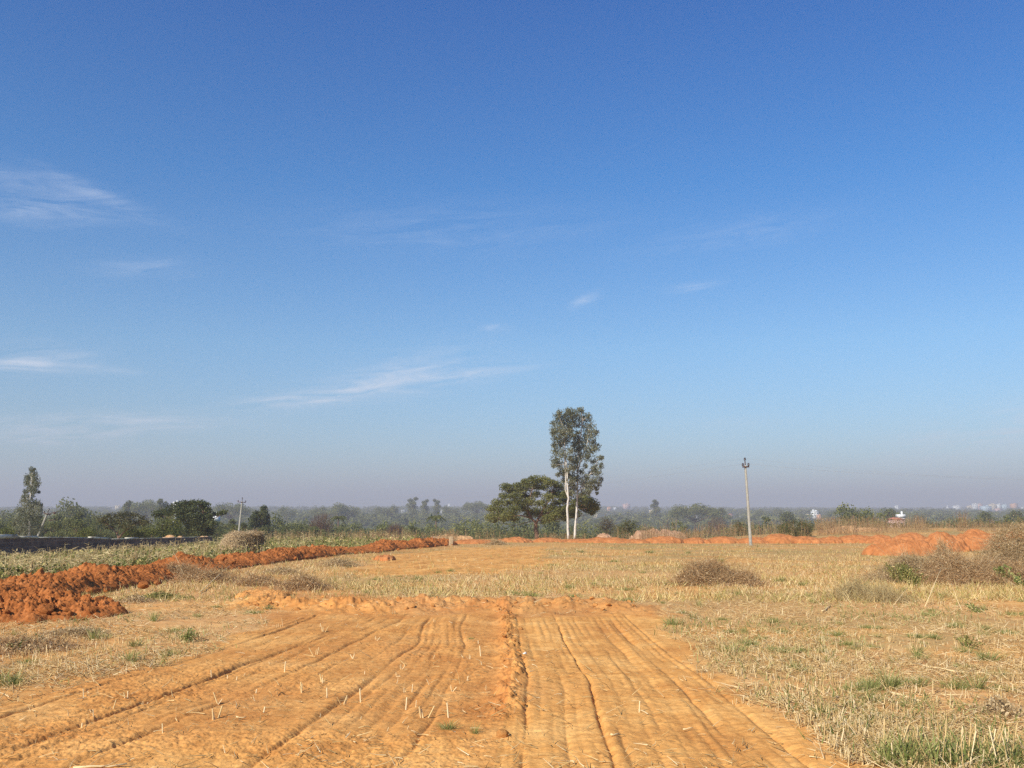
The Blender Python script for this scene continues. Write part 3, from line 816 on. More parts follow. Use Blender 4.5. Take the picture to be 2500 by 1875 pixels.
TP = [(1640, 1525, 1.2), (1690, 1512, .9), (1790, 1590, 1.6), (1830, 1575, 1.2), (1900, 1590, 1.2), (2010, 1590, 1.0), (2110, 1690, 1.3), (2130, 1680, 1.2), (2170, 1680, 1.3), (2190, 1676, 1.1), (2245, 1672, 1.1), (2330, 1680, 1.4), (2385, 1682, 1.4), (2450, 1685, 1.1),
      (2235, 1560, 1.2), (2135, 1535, 1.2), (2110, 1530, .9), (2355, 1595, 1.1), (2410, 1615, 1.3), (2400, 1490, .9), (1975, 1455, 1.2), (1958, 1430, 1.2), (1905, 1420, 1.1), (2135, 1765, 1.1), (2100, 1775, .7), (2010, 1565, .8), (1955, 1590, .8), (2070, 1575, 1.0), (2090, 1585, .8),
      (25, 1680, 1.2), (8, 1672, 1.0), (450, 1560, 1.5), (430, 1540, 1.3), (330, 1580, 1.0), (230, 1560, 1.2), (55, 1590, 1.1), (260, 1555, 1.0), (1480, 1430, 1.0), (1390, 1435, 1.0), (1270, 1450, 1.6), (1300, 1455, 1.2), (1400, 1455, 1.3), (1450, 1430, .9), (1530, 1440, 1.5), (1535, 1470, .9), (1240, 1445, 1.0),
      (920, 1415, 1.0), (1020, 1415, .9), (1100, 1395, 1.0), (1070, 1395, .8), (975, 1408, .8), (1320, 1400, .9), (1350, 1380, 1.0), (1800, 1450, .9), (1665, 1500, .7), (620, 1500, 1.1), (655, 1490, .9), (530, 1485, .9), (1095, 1780, .6), (1150, 1560, .3), (1160, 1790, .6), (2460, 1545, 1.2), (1760, 1372, 1.2), (1680, 1352, 1.2), (2180, 1755, .6), (2270, 1500, 1.0), (2480, 1500, 1.2),
      (1890, 1520, .9), (2300, 1460, 1.0), (1570, 1400, .9), (1720, 1395, 1.2), (1585, 1350, 1.3), (1500, 1372, 1.2), (1420, 1350, 1.2)]
for _k in range(80):
    _px = R.uniform(1560, 2500) if _k % 5 else R.uniform(0, 640); _py = R.uniform(1440, 1800)
    if _k % 5 == 0: _py = R.uniform(1530, 1640) - _px * .05
    _g = ground(_px, _py)
    if cx(LEFT_EDGE, _g[1]) - .2 < _g[0] < cx(RIGHT_EDGE, _g[1]) + .25 and _g[1] < YEND + .5: continue
    TP.append((_px, _py, R.uniform(.45, 1.0)))
lead = {0: 'green grass tuft at the far right corner of the scraped soil, left one of two', 29: 'bright green grass tuft at the left edge beside the scraped soil', 39: 'broad green grass clump just beyond the middle ridge'}
for i, (px, py, s) in enumerate(TP):
    x, y = ground(px, py); o = link('grass_tuft', TUFT[R.randint(5)], loc=(x, y, float(gz(x, y)[0])))
    s2 = s * R.uniform(.85, 1.15) * (.72 + .012 * y); o.scale = (s2, s2, s2); o.rotation_euler[2] = R.rand() * 6.28
    if i in lead: tag(o, lead[i], 'grass tuft', None)
    else: tag(o, 'small green grass tuft growing among the stubble', 'grass tuft', 'green grass tufts in the stubble')

# big mixed clump at the bottom right corner
def big_clump(px, py, ng, ns, hw, h, label):
    x, y = ground(px, py); z = float(gz(x, y)[0]); mb = MB()
    B = np.stack([R.uniform(-hw, hw, ng), R.randn(ng) * .10, np.full(ng, -.03)], 1)
    D = np.stack([R.randn(ng) * .42, R.randn(ng) * .35, np.ones(ng)], 1); L = R.uniform(.35, 1, ng) * h
    mb.blades(B, D, L, R.uniform(.003, .007, ng), np.stack([D[:, 0] * L * .5, D[:, 1] * L * .4, -L * .25 * R.rand(ng)], 1), R.beta(3, 2.4, ng))
    root = empty('grass_clump', (x, y, z)); tag(root, label, 'grass clump')
    mb.build('blades', M_grass, root)
    mb = MB(); B = np.stack([R.uniform(-hw, hw, ns), R.randn(ns) * .12, np.full(ns, -.03)], 1)
    D = np.stack([R.randn(ns) * .30, R.randn(ns) * .2, np.ones(ns)], 1)
    mb.stems(B, D, R.uniform(.4, 1.05, ns) * h, R.uniform(.0026, .0052, ns), None, R.uniform(.2, 1, ns), sides=5, tip=.8)
    mb.build('dry_stems', M_straw, root)['kind'] = 'stuff'
big_clump(2235, 1866, 420, 20, .24, .30, 'green and straw coloured grass clump at the bottom right, the left one')
big_clump(2420, 1866, 260, 60, .30, .30, 'clump of tall pale cut stems with little grass in the bottom right corner')

# tall leaning dry stalks at right
for k, (pts, hs, r, lb) in enumerate([
    ([(2258, 1482), (2302, 1470)], [0, .62], .009, 'long pale stalk leaning right in front of the brown brush'),
    ([(2045, 1470), (2034, 1476)], [0, .42], .006, 'thin upright dry stalk left of the dry grass fan'),
    ([(2348, 1490), (2326, 1480)], [0, .40], .006, 'bent dry stalk leaning left under the green shoots'),
    ([(2180, 1478), (2218, 1470)], [0, .28], .007, 'dry stalk leaning right out of the dry grass fan'),
    ([(2080, 1475), (2060, 1473)], [0, .22], .005, 'short dry stalk leaning left beside the dry grass fan'),
    ([(486, 1448), (560, 1408)], [.02, .30], .012, 'long bent straw coloured stalk leaning over the dark brush at left'),
    ([(541, 1420), (541, 1415)], [0, .40], .007, 'thin upright dry stick at the end of the bent stalk'),
    ([(425, 1395), (450, 1420)], [.55, .15], .008, 'pale twig lying over the red bank top'),
    ([(1700, 1392), (1790, 1388)], [.30, .36], .010, 'pale straight stick lying over the middle brown brush'),
    ([(2380, 1360), (2440, 1372)], [.9, .75], .010, 'thin pale twig arching over the big brown brush')]):
    stick(pts, r, lb, heights=hs)

# ------------------------------------------------------------------ brush piles
def brush(px, py, wpx, h, n, mat, label, depth=.8, leaf=True, tl=.5, name='brush_pile', cat='brush pile', th=.0032, up=.35, group=None):
    x, y = ground(px, py); w = wpx * y / FPX; z = float(gz(x, y)[0]); mb = MB()
    q = R.randn(n, 3); q /= np.linalg.norm(q, axis=1, keepdims=True); q *= R.rand(n, 1) ** .62
    lump = .95 + .75 * fbm(q[:, 0] * 2.5 + px, q[:, 1] * 2.5, 777 + int(px), 3)
    gx_ = R.randn(n, 2) * [.46, .42]; prof_ = np.exp(-1.1 * (gx_ ** 2).sum(1) * 1.3)
    lump = np.clip(.75 + .9 * fbm(gx_[:, 0] * 2.2 + px, gx_[:, 1] * 2.2, 777 + int(px), 3), .15, 1.6)
    B = np.stack([gx_[:, 0] * w, gx_[:, 1] * depth, R.rand(n) ** .8 * h * 1.0 * lump * prof_], 1)
    D = np.stack([R.randn(n), R.randn(n) * .8, R.randn(n) * .4 + up], 1)
    L = R.uniform(.25, 1, n) * tl * min(1, h * 2)
    L = L * np.where(R.rand(n) > .95, 2.0, 1); bend = R.randn(n, 3) * (L * .3)[:, None]
    B = B - D / np.linalg.norm(D, axis=1, keepdims=True) * (L * .4)[:, None]
    gx = gz(B[:, 0] + x, B[:, 1] + y) - z
    B[:, 2] = np.maximum(B[:, 2] + gx, gx - .01)
    kk = R.rand(n) < .62; nk = int(kk.sum())
    mb.stems(B[kk], D[kk], L[kk], R.uniform(.5, 1, nk) * th * (1 + y / 30), bend[kk], R.rand(nk), seg=2)
    root = empty(name, (x, y, z)); tag(root, label, cat, group)
    mb.build('twigs', mat, root)
    if leaf:
        mb = MB(); k = int(n * .7); i = R.randint(0, n, k)
        Pp = B[i] + D[i] / np.linalg.norm(D[i], axis=1, keepdims=True) * (L[i] * R.rand(k))[:, None] + R.randn(k, 3) * .02
        mb.leaves(Pp, R.uniform(.006, .016, k) * (1 + y / 30), .5, R.rand(k)); mb.build('withered_leaves', mat, root)
    return root
brush(1745, 1423, 62, .60, 5200, M_brush, 'heap of dry brown brush in the middle of the right field', .9)
brush(1700, 1425, 52, .55, 3600, M_brush, 'left shoulder of dry brown brush beside the taller heap', .8)
brush(1812, 1427, 52, .40, 3000, M_brush, 'low right end of dry brown brush beside the taller heap', .8)
brush(2385, 1425, 150, .95, 13000, M_brush, 'big tangle of dark brown brush near the right edge', 1.3)
brush(2505, 1400, 135, 1.6, 12500, M_greybrush, 'tall tangle of grey brown brush at the right edge', 1.4)
brush(2215, 1420, 90, .62, 6000, M_greybrush, 'greyish brush with green shoots left of the big tangle', .9)
brush(2300, 1395, 55, .80, 2200, M_greybrush, 'loose upright twigs in front of the orange mounds', .6, up=1.0)
brush(505, 1420, 75, .40, 4200, M_brush, 'dark brown brush at the foot of the red bank', .8)
brush(440, 1410, 50, .42, 2200, M_brush, 'brown brush hanging on the slope of the red bank', .6)
brush(625, 1428, 62, .24, 2200, M_brush, 'spread out brown brush right of the dark brush pile', .8)
brush(745, 1438, 66, .30, 3600, M_brush, 'rounded brown brush pile beyond the left end of the scraped soil', .8)
brush(690, 1402, 50, .20, 1400, M_greybrush, 'thin greyish brush beside the red bank', .8)
brush(830, 1382, 42, .36, 1600, M_greybrush, 'small grey brush patch at the foot of the bank', .8)
brush(70, 1588, 110, .17, 4200, M_brush, 'flat dark brush at the left edge below the red heap', .5, tl=.5)
brush(190, 1550, 90, .13, 2200, M_greybrush, 'thin flat brush below the red heap', .4, tl=.35)
brush(385, 1460, 65, .14, 2200, M_weed, 'flat olive green weeds below the red bank', .5, tl=.3, name='weed_patch', cat='weed patch')
brush(330, 1470, 70, .10, 1600, M_greybrush, 'low dry litter heap between red heap and olive weeds', .5, tl=.3)
brush(1212, 1330, 26, .45, 900, M_greybrush, 'small brown brush pile on the crest beside the orange heaps', 1.0)
brush(2440, 1745, 60, .13, 1500, M_greybrush, 'small grey green withered plant in the stubble near the right edge', .25, tl=.2, th=.002)
brush(2090, 1462, 62, .34, 2300, M_dry, 'pale fan of dry grass left of the brown brush', .6, up=1.1, leaf=False, th=.0022)
brush(2160, 1468, 62, .32, 2000, M_dry, 'second pale fan of dry grass nearest the brown brush', .6, up=1.1, leaf=False, th=.0022)

def leafy(px, py, wpx, h, n, mat, label, depth=.4, size=.03, name='weed_plant', cat='weed', stems_n=40, group=None, asp=.55):
    x, y = ground(px, py); w = wpx * y / FPX; z = float(gz(x, y)[0])
    root = empty(name, (x, y, z)); tag(root, label, cat, group)
    mb = MB(); q = R.randn(stems_n, 3)
    T = np.stack([q[:, 0] * w * .5, q[:, 1] * depth * .5, h * R.uniform(.6, 1, stems_n)], 1)
    B = np.stack([T[:, 0] * .15, T[:, 1] * .15, np.zeros(stems_n) - .02], 1)
    mb.stems(B, T - B, np.linalg.norm(T - B, axis=1), .005, None, R.rand(stems_n) * .6, seg=1); mb.build('stems', M_weed, root)
    mb = MB(); i = R.randint(0, stems_n, n); t = R.uniform(.25, 1, n)[:, None]
    Pp = B[i] + (T[i] - B[i]) * t + R.randn(n, 3) * .05 * max(h, .4)
    Pp[:, 2] = np.maximum(Pp[:, 2], .02)
    mb.leaves(Pp, R.uniform(.6, 1.2, n) * size, asp, R.rand(n)); mb.build('leaves', mat, root)
leafy(2200, 1425, 40, .52, 1700, M_weed, 'green leafy weed growing out of the greyish brush', size=.022)
leafy(2235, 1432, 26, .34, 900, M_weed, 'low green weed in front of the greyish brush', size=.02)
leafy(2452, 1430, 22, .50, 260, M_grass, 'broad leaved bright green plant in the brown brush', size=.05, stems_n=14)
leafy(2492, 1435, 14, .30, 160, M_grass, 'small broad leaved green plant at the right edge', size=.05, stems_n=10)
leafy(2382, 1495, 12, .14, 200, M_grass, 'small dark green weed on the dry ground below the brush', size=.02, stems_n=12)
leafy(462, 1568, 12, .16, 260, M_grass, 'small dark green weed at the left edge of the scraped soil', size=.018, stems_n=14)
leafy(55, 1590, 10, .15, 200, M_grass, 'small bright green weed in the flat brush', size=.018, stems_n=12)
leafy(2360, 1580, 9, .14, 180, M_weed, 'small yellow green weed in the right stubble', size=.016, stems_n=12)

# ------------------------------------------------------------------ overgrown strip left of the bank
def strip_pts(n, lo=1.4, hi=13):
    k = R.rand(n); y = 1 / ((1 / 12.5) + k * (1 / 78 - 1 / 12.5))
    off = R.uniform(lo, hi, n); bx = np.interp(y, BANK[:, 1], BANK[:, 0])
    x = bx - off * (.45 + y / 60)
    keep = x / y > -.66
    return x[keep], y[keep]
def clear_wall(x, y): return x > np.interp(y, WALLG[:, 1], WALLG[:, 0]) + .6
# wall line
WTOP = [(-330, 1313, 33), (0, 1315, 40), (180, 1313, 45), (270, 1318, 50), (440, 1313, 60), (515, 1311, 68)]
WALLG = np.array([atY(a_, b_, c_) for a_, b_, c_ in WTOP])

def stripf(x, y): return np.interp(y, [18, 35, 60], [.95, .66, .6]) * np.interp(x / y, [-.5, -.33, -.2], [.66, .98, 1.35])
HX, HY = ground(600, 1352)
def off_hay(x, y):
    fr = (np.abs(x - HX * y / HY) < 1.7 * y / HY) & (y < HY + 2) & (y > HY - 14)
    return ~fr | (R.rand(len(x)) < .35)
mb = MB(); mg = MB(); ml = MB()
x, y = strip_pts(4800); k = clear_wall(x, y) & off_hay(x, y); x, y = x[k], y[k]
n = len(x); L = R.uniform(.6, 1.2, n) * (1 + .35 * (R.rand(n) > .92)) * stripf(x, y); D = np.stack([R.randn(n) * .15, R.randn(n) * .15, np.ones(n)], 1)
B = np.stack([x, y, macro(x, y) - .03], 1)
mb.stems(B, D, L, R.uniform(.005, .009, n) * (1 + y / 60), R.randn(n, 3) * .05, R.uniform(.3, 1, n), seg=2, tip=.5)
for rep in range(7):
    t = R.uniform(.3, 1, n); Bl = B + D * (L * t)[:, None]; a = R.rand(n) * 6.28
    Dl = np.stack([np.cos(a), np.sin(a), R.uniform(.1, .8, n)], 1)
    mb.blades(Bl, Dl, R.uniform(.12, .34, n), .009 * (1 + y / 70), np.stack([Dl[:, 0] * .03, Dl[:, 1] * .03, -R.rand(n) * .16], 1), R.rand(n))
o = mb.build('tall_dry_stalks', M_dry); tag(o, 'tall dry crop stalks standing behind the red bank', 'dry stalks', kind='stuff')
x, y = strip_pts(7500); k = clear_wall(x, y) & off_hay(x, y); x, y = x[k], y[k]
x, y, i = clump(x, y, 7, 12, .16); n = len(x)
big = (.5 + .5 * np.clip(.5 + fbm(x / 1.7, y / 2.5, 161, 3), 0, 1))
mg.leaves(np.stack([x, y, macro(x, y) + R.rand(n) ** .7 * .85 * big * stripf(x, y)], 1), R.uniform(.018, .045, n) * (1 + y / 45), .55, np.clip(.45 + .5 * fbm(x / 1.4, y / 2, 163, 2) + R.randn(n) * .25, 0, 1))
o = mg.build('leafy_weeds', M_weed); tag(o, 'dense green and yellowing weeds between red bank and dark wall', 'weeds', kind='stuff')
x, y = strip_pts(3000); k = clear_wall(x, y) & off_hay(x, y); x, y = x[k], y[k]
x, y, i = clump(x, y, 6, 14, .07); n = len(x)
D = np.stack([R.randn(n) * .35, R.randn(n) * .35, np.ones(n)], 1); L = R.uniform(.35, 1.0, n) * stripf(x, y)
ml.blades(np.stack([x, y, macro(x, y) - .02], 1), D, L, R.uniform(.005, .009, n) * (1 + y / 60), np.stack([D[:, 0] * L * .4, D[:, 1] * L * .4, -L * .2], 1), np.clip(R.beta(2.2, 1.6, n), 0, 1))
o = ml.build('tall_grass', M_grass); tag(o, 'tall rank grass between red bank and dark wall', 'grass', kind='stuff')
for px, py, s, lb in [(140, 1395, 3.4, 'bright green tall grass clump in front of the dark wall at left'), (95, 1350, 3.2, 'olive bushy clump against the dark wall'), (260, 1400, 2.4, 'green grass clump behind the tall red lump'), (680, 1340, 3.4, 'tall green maize like shoot right of the haystack')]:
    x, y = ground(px, py); o = link('grass_clump', TUFT[3 if px != 680 else 1], loc=(x, y, float(macro(x, y)))); o.scale = (s, s, s * 1.05); tag(o, lb, 'grass clump')

# dry reeds along the crest
mb = MB()
def reed(px0, px1, n, Y0, Y1, h0, h1, rw=.009):
    px = R.uniform(px0, px1, n); y = R.uniform(Y0, Y1, n); x = (px - 1250) / FPX * y
    c = R.rand(n) < np.clip(.5 + 1.2 * fbm(x / 2, y * 0 + px0, 171, 2), .1, 1); x, y = x[c], y[c]; n = len(x)
    D = np.stack([R.randn(n) * .14, R.randn(n) * .1, np.ones(n)], 1); L = R.uniform(h0, h1, n)
    B = np.stack([x, y, macro(x, y) - .03], 1); rn = R.rand(n)
    mb.stems(B, D, L, rw * (.6 + y / 140), R.randn(n, 3) * .05, rn, seg=2, tip=.5)
    for rep in range(3):
        t = R.uniform(.3, .95, n); a = R.rand(n) * 6.28
        Dl = np.stack([np.cos(a), np.sin(a), R.uniform(.3, 1.2, n)], 1)
        mb.blades(B + D * (L * t)[:, None], Dl, R.uniform(.15, .4, n), .012, np.stack([Dl[:, 0] * .03, Dl[:, 1] * .03, -R.rand(n) * .12], 1), rn)
reed(1690, 1990, 1100, 88, 104, .7, 1.8)
reed(1985, 2250, 1700, 92, 108, .6, 1.8)
reed(1990, 2500, 1800, 92, 118, .3, .8)
reed(2250, 2500, 350, 100, 116, .5, 1.3)
reed(1610, 1650, 150, 86, 90, 1.2, 2.2)
reed(1540, 1700, 420, 90, 97, .5, 1.3)
reed(1560, 1590, 70, 86, 90, .8, 1.6)
reed(1500, 1530, 90, 86, 90, .7, 1.5)
reed(1280, 1700, 500, 84, 94, .25, .8)
reed(2325, 2350, 60, 98, 102, 1.4, 2.3)
reed(600, 1120, 1500, 74, 92, .4, 1.15)
reed(1100, 1300, 300, 84, 92, .3, 1.2)
o = mb.build('dry_reeds', M_reddry); tag(o, 'thin reddish dry grass stems along the far crest of the field', 'dry grass', kind='stuff')

# ------------------------------------------------------------------ haystack
def haystack():
    x0, y0 = ground(600, 1352); p = atY(600, 1350, y0); k = y0 / FPX
    root = empty('haystack', (x0, y0, float(macro(x0, y0)))); tag(root, 'rounded haystack with a dark hollow right side standing in the tall weeds', 'haystack')
    W = 56 * k; Hh = 52 * k
    mb = MB(); nu, nv = 60, 24
    V = []
    for j in range(nv + 1):
        for i in range(nu):
            a = i / nu * 2 * math.pi; t = j / nv * math.pi / 2
            rr = math.cos(t) ** .55; zz = math.sin(t) ** .9
            ch_ = math.cos(a + .55)
            if ch_ > .2: rr *= 1 - .62 * min(1, (ch_ - .2) * 2.2) * (1 if zz < .78 else max(0, (1 - zz) / .22))
            n = 1 + .10 * float(fbm(np.array([math.cos(a) * 1.6 + 5]), np.array([math.sin(a) * 1.6 + zz * 2]), 801, 3)[0])
            V.append([math.cos(a) * rr * W * n, math.sin(a) * rr * W * .9 * n, zz * Hh * (.97 + .10 * math.sin(a * 2 + 1) * rr)])
    F = [[j * nu + i, j * nu + (i + 1) % nu, (j + 1) * nu + (i + 1) % nu, (j + 1) * nu + i] for j in range(nv) for i in range(nu)]
    mb.add(V, F, .35); core = mb.build('hay_core', M_hay, root)
    V = np.array(V); n = 9000; i = R.randint(0, len(V) - nu, n)
    B = V[i] * 1.0 + R.randn(n, 3) * .03
    a = R.rand(n) * 6.28
    out = V[i] / (np.linalg.norm(V[i], axis=1, keepdims=True) + .01)
    D = np.stack([-out[:, 1] * np.sin(a) + R.randn(n) * .5, out[:, 0] * np.sin(a) + R.randn(n) * .5, -np.abs(R.randn(n)) * .7], 1) + out * .25
    mb = MB(); mb.stems(B, D, R.uniform(.12, .4, n), .009, -out * .02, R.rand(n), seg=1)
    mb.build('loose_hay', M_hay, root)
haystack()

# ------------------------------------------------------------------ wall with coping
m, nt, b = newmat('dark_block_wall', .9)
tc = nt.nodes.new('ShaderNodeTexCoord'); br = nt.nodes.new('ShaderNodeTexBrick')
br.inputs['Scale'].default_value = 1.0; br.inputs['Brick Width'].default_value = .42; br.inputs['Row Height'].default_value = .2; br.inputs['Mortar Size'].default_value = .012
br.inputs['Color1'].default_value = (.21, .145, .115, 1); br.inputs['Color2'].default_value = (.13, .092, .078, 1); br.inputs['Mortar'].default_value = (.22, .18, .15, 1)
mp = nt.nodes.new('ShaderNodeMapping'); nt.links.new(tc.outputs['UV'], mp.inputs[0]); nt.links.new(mp.outputs[0], br.inputs['Vector'])
c = mix(nt, br.outputs['Color'], ramp(nt, noise(nt, 2.5, 5), [(.3, (.6, .6, .6)), (.7, (1.3, 1.25, 1.2))]), 1, 'MULTIPLY')
nt.links.new(c, b.inputs['Base Color']); M_wall = m
m, nt, b = newmat('pale_coping', .85)
nt.links.new(ramp(nt, noise(nt, 3, 5), [(.32, (.30, .25, .18)), (.5, (.60, .55, .42)), (.8, (.74, .70, .58))]), b.inputs['Base Color']); M_cop = m
def wall():
    g0 = WALLG[0]; root = empty('block_wall', (g0[0], g0[1], float(macro(g0[0], g0[1]))))
    tag(root, 'long low dark block wall with pale broken top course behind the weeds at left', 'wall')
    off = np.array([g0[0], g0[1], float(macro(g0[0], g0[1]))])
    S = np.concatenate([[0], np.cumsum(np.hypot(*np.diff(WALLG[:, :2], axis=0).T))])
    n = 80; s = np.linspace(0, S[-1], n)
    X = np.interp(s, S, WALLG[:, 0]); Y = np.interp(s, S, WALLG[:, 1]); Z = np.interp(s, S, WALLG[:, 2])
    tx, ty = np.gradient(X), np.gradient(Y); l = np.hypot(tx, ty); nx, ny = ty / l, -tx / l
    th = .10; G = macro(X, Y) - .3
    me = bpy.data.meshes.new('block_face'); bm = bmesh.new(); uv = bm.loops.layers.uv.new('UVMap')
    rows = []
    for i in range(n):
        rows.append([bm.verts.new((X[i] + nx[i] * sg * th - off[0], Y[i] + ny[i] * sg * th - off[1], zz - off[2])) for sg, zz in ((1, G[i]), (1, Z[i]), (-1, Z[i]), (-1, G[i]))])
    for i in range(n - 1):
        for k in range(3):
            f = bm.faces.new((rows[i][k], rows[i + 1][k], rows[i + 1][k + 1], rows[i][k + 1]))
            hs = [(s[i], rows[i][k].co.z), (s[i + 1], rows[i + 1][k].co.z), (s[i + 1], rows[i + 1][k + 1].co.z), (s[i], rows[i][k + 1].co.z)]
            for lp, q in zip(f.loops, hs): lp[uv].uv = q
    for rr in (rows[0], rows[-1]): bm.faces.new(rr)
    bmesh.ops.recalc_face_normals(bm, faces=bm.faces)
    bm.to_mesh(me); bm.free(); me.materials.append(M_wall); link('block_face', me, root)
    # coping pieces of different height with gaps
    i = 0
    while i < n - 2:
        k = R.randint(3, 9); j = min(i + k, n - 1)
        hgt = R.choice([.045, .10, .17, .08], p=[.3, .25, .25, .2])
        if s[i] > S[-2] * .85: hgt = .03
        a_, b_ = np.array([X[i], Y[i], Z[i]]), np.array([X[j], Y[j], Z[j]])
        mb = MB(); d = b_ - a_; L = np.linalg.norm(d[:2]); ang = math.atan2(d[1], d[0])
        V = []
        for e, q in ((a_, 0), (b_, 1)):
            for sg in (-1, 1):
                for zz in (.004, hgt):
                    V.append([e[0] - sg * math.sin(ang) * .12, e[1] + sg * math.cos(ang) * .12, e[2] + zz + R.rand() * .01])
        V = np.array(V) - off; c_ = V.mean(0); V = c_ + (V - c_) * np.array([.996, .996, 1])
        F = [[0, 1, 3, 2], [4, 6, 7, 5], [0, 4, 5, 1], [2, 3, 7, 6], [1, 5, 7, 3], [0, 2, 6, 4]]
        mb.add(V, F, .5); mb.build('coping', M_cop, root); i = j
wall()
for k, (px, py, Y, r) in enumerate([(425, 1311, 62, .30), (448, 1312, 63, .20), (505, 1311, 68, .18)]):
    p = atY(px, py, Y); o = link('boulder', clod_mesh(900 + k)); o.data.materials.append(M_tansoil); o.data.name = 'boulder'
    o.location = (p[0] - .5, Y + .6, float(p[2]) - r * .3); o.scale = (r * 1.3, r, r)
    tag(o, ['largest pale boulder showing over the dark wall', 'smaller pale boulder right of the largest one on the wall', 'small pale boulder at the right end of the dark wall'][k], 'boulder')
    base = float(macro(o.location.x, o.location.y))
    # boulders stand on a low spoil pile behind the wall
    heap('spoil_heap', ['low spoil heap behind the wall under the largest boulder', 'low spoil heap behind the wall under the second boulder', 'low spoil heap behind the wall end'][k], o.location.x, o.location.y, 1.1, 1.0, max(.2, o.location.z - base), M_tansoil, 950 + k, res=24)

# boundary stone
m, nt, b = newmat('boundary_stone', .9)
nt.links.new(ramp(nt, noise(nt, 8, 5), [(.3, (.34, .23, .12)), (.6, (.52, .38, .22)), (.8, (.62, .48, .30))]), b.inputs['Base Color']); bump(nt, b, noise(nt, 25, 4), .4, .02)
x, y = ground(1101, 1332)
bm = bmesh.new(); bmesh.ops.create_cube(bm, size=1)
for v in bm.verts:
    v.co.x *= .30 * (.9 if v.co.z > 0 else 1); v.co.y *= .24; v.co.z = (v.co.z + .5) * .72 - .08
bmesh.ops.bevel(bm, geom=bm.edges[:], offset=.035, segments=3, affect='EDGES')
bmesh.ops.subdivide_edges(bm, edges=bm.edges[:], cuts=2, use_grid_fill=True)
for v in bm.verts: v.co += v.normal * .014 * float(vnoise(v.co.x * 12 + v.co.z * 9, v.co.y * 12 + v.co.z * 5, 3))
me = bpy.data.meshes.new('boundary_stone'); bm.to_mesh(me); bm.free(); me.materials.append(m)
o = link('boundary_stone', me, loc=(x, y, float(macro(x, y)))); o.rotation_euler = (.03, .02, .2)
tag(o, 'short square tan boundary stone standing at the gap between the red banks', 'boundary stone')

# ------------------------------------------------------------------ utility poles and wires
m, nt, b = newmat('pole_concrete', .85)
nt.links.new(ramp(nt, noise(nt, 5, 5), [(.3, (.27, .25, .20)), (.7, (.42, .39, .32))]), b.inputs['Base Color']); bump(nt, b, noise(nt, 40), .3, .01); M_pole = m
m, nt, b = newmat('rusty_steel', .7)
nt.links.new(ramp(nt, noise(nt, 20, 3), [(.3, (.05, .028, .022)), (.7, (.13, .06, .04))]), b.inputs['Base Color']); M_iron = m
m, nt, b = newmat('insulator_glaze', .25, .5); nt.links.new(ramp(nt, noise(nt, 8), [(0, (.025, .014, .012)), (1, (.04, .02, .016))]), b.inputs['Base Color']); M_ins = m
m, nt, b = newmat('wire', .5); nt.links.new(ramp(nt, noise(nt, 8), [(0, (.20, .20, .21)), (1, (.30, .30, .31))]), b.inputs['Base Color']); M_wire = m

def pole(base, top, r0, r1, arm, yaw, label):
    base = np.array(base); top = np.array(top); d = top - base; L = np.linalg.norm(d); T = d / L
    root = empty('utility_pole', base); tag(root, label, 'utility pole', 'utility poles of the power line')
    mb = MB()
    # square tapering concrete shaft with chamfered edges
    A = np.array([math.cos(yaw), math.sin(yaw), 0.]); A -= T * (A @ T); A /= np.linalg.norm(A); C = np.cross(T, A)
    oct_ = [(1, .7), (.7, 1), (-.7, 1), (-1, .7), (-1, -.7), (-.7, -1), (.7, -1), (1, -.7)]
    V = []; K = 14
    for k in range(K + 1):
        t = k / K; r = r0 + (r1 - r0) * t; c_ = T * L * t
        for a_, b_ in oct_: V.append(c_ + (A * a_ * .8 + C * b_) * r)
    F = [[k * 8 + j, k * 8 + (j + 1) % 8, (k + 1) * 8 + (j + 1) % 8, (k + 1) * 8 + j] for k in range(K) for j in range(8)]
    mb.add(V, F, .5); tp = [[K * 8, K * 8 + 1, K * 8 + 2, K * 8 + 3], [K * 8, K * 8 + 3, K * 8 + 4, K * 8 + 7], [K * 8 + 4, K * 8 + 5, K * 8 + 6, K * 8 + 7]]
    mb.f4.append(np.array(tp)); mb.build('shaft', M_pole, root)
    za = L - .12
    c_ = T * za - C * (r1 * 1.25)
    mb = MB(); w = arm
    def bar(p, q, h):
        q = np.asarray(q); p = np.asarray(p); dd = q - p; dd = dd / np.linalg.norm(dd)
        n1 = np.cross(dd, T + np.array([0, .01, 0])); n1 /= np.linalg.norm(n1); n2 = np.cross(dd, n1); V = []
        for e in (p, q):
            for s1, s2 in ((-1, -1), (1, -1), (1, 1), (-1, 1)): V.append(e + n1 * s1 * h + n2 * s2 * h)
        mb.add(V, [[0, 1, 5, 4], [1, 2, 6, 5], [2, 3, 7, 6], [3, 0, 4, 7], [0, 3, 2, 1], [4, 5, 6, 7]], .5)
    bar(c_ - A * w, c_ + A * w, .045); mb.build('cross_arm', M_iron, root)
    mb = MB(); bar(T * (L - .3), T * (L + .28), .03); mb.build('top_bracket', M_iron, root)
    ends = []
    for q in (c_ - A * (w - .03), c_ + A * (w - .03), T * (L + .28)):
        mb = MB(); pr = [(0, .03), (.08, .03), (.10, .075), (.15, .085), (.17, .055), (.20, .07), (.25, .06), (.28, .02)]
        mb.tube([q + T * h for h, _ in pr], np.array([r for _, r in pr]), 10, .5); mb.build('insulator', M_ins, root)
        ends.append(base + q + T * .24)
    return ends
# right pole
x, y = ground(1833, 1332); base = np.array([x, y, float(macro(x, y)) - .05]); top = atY(1819.5, 1136, y + .1)
eC = pole(base, top, .118, .075, .24, .10, 'grey concrete utility pole leaning slightly left in the right field')
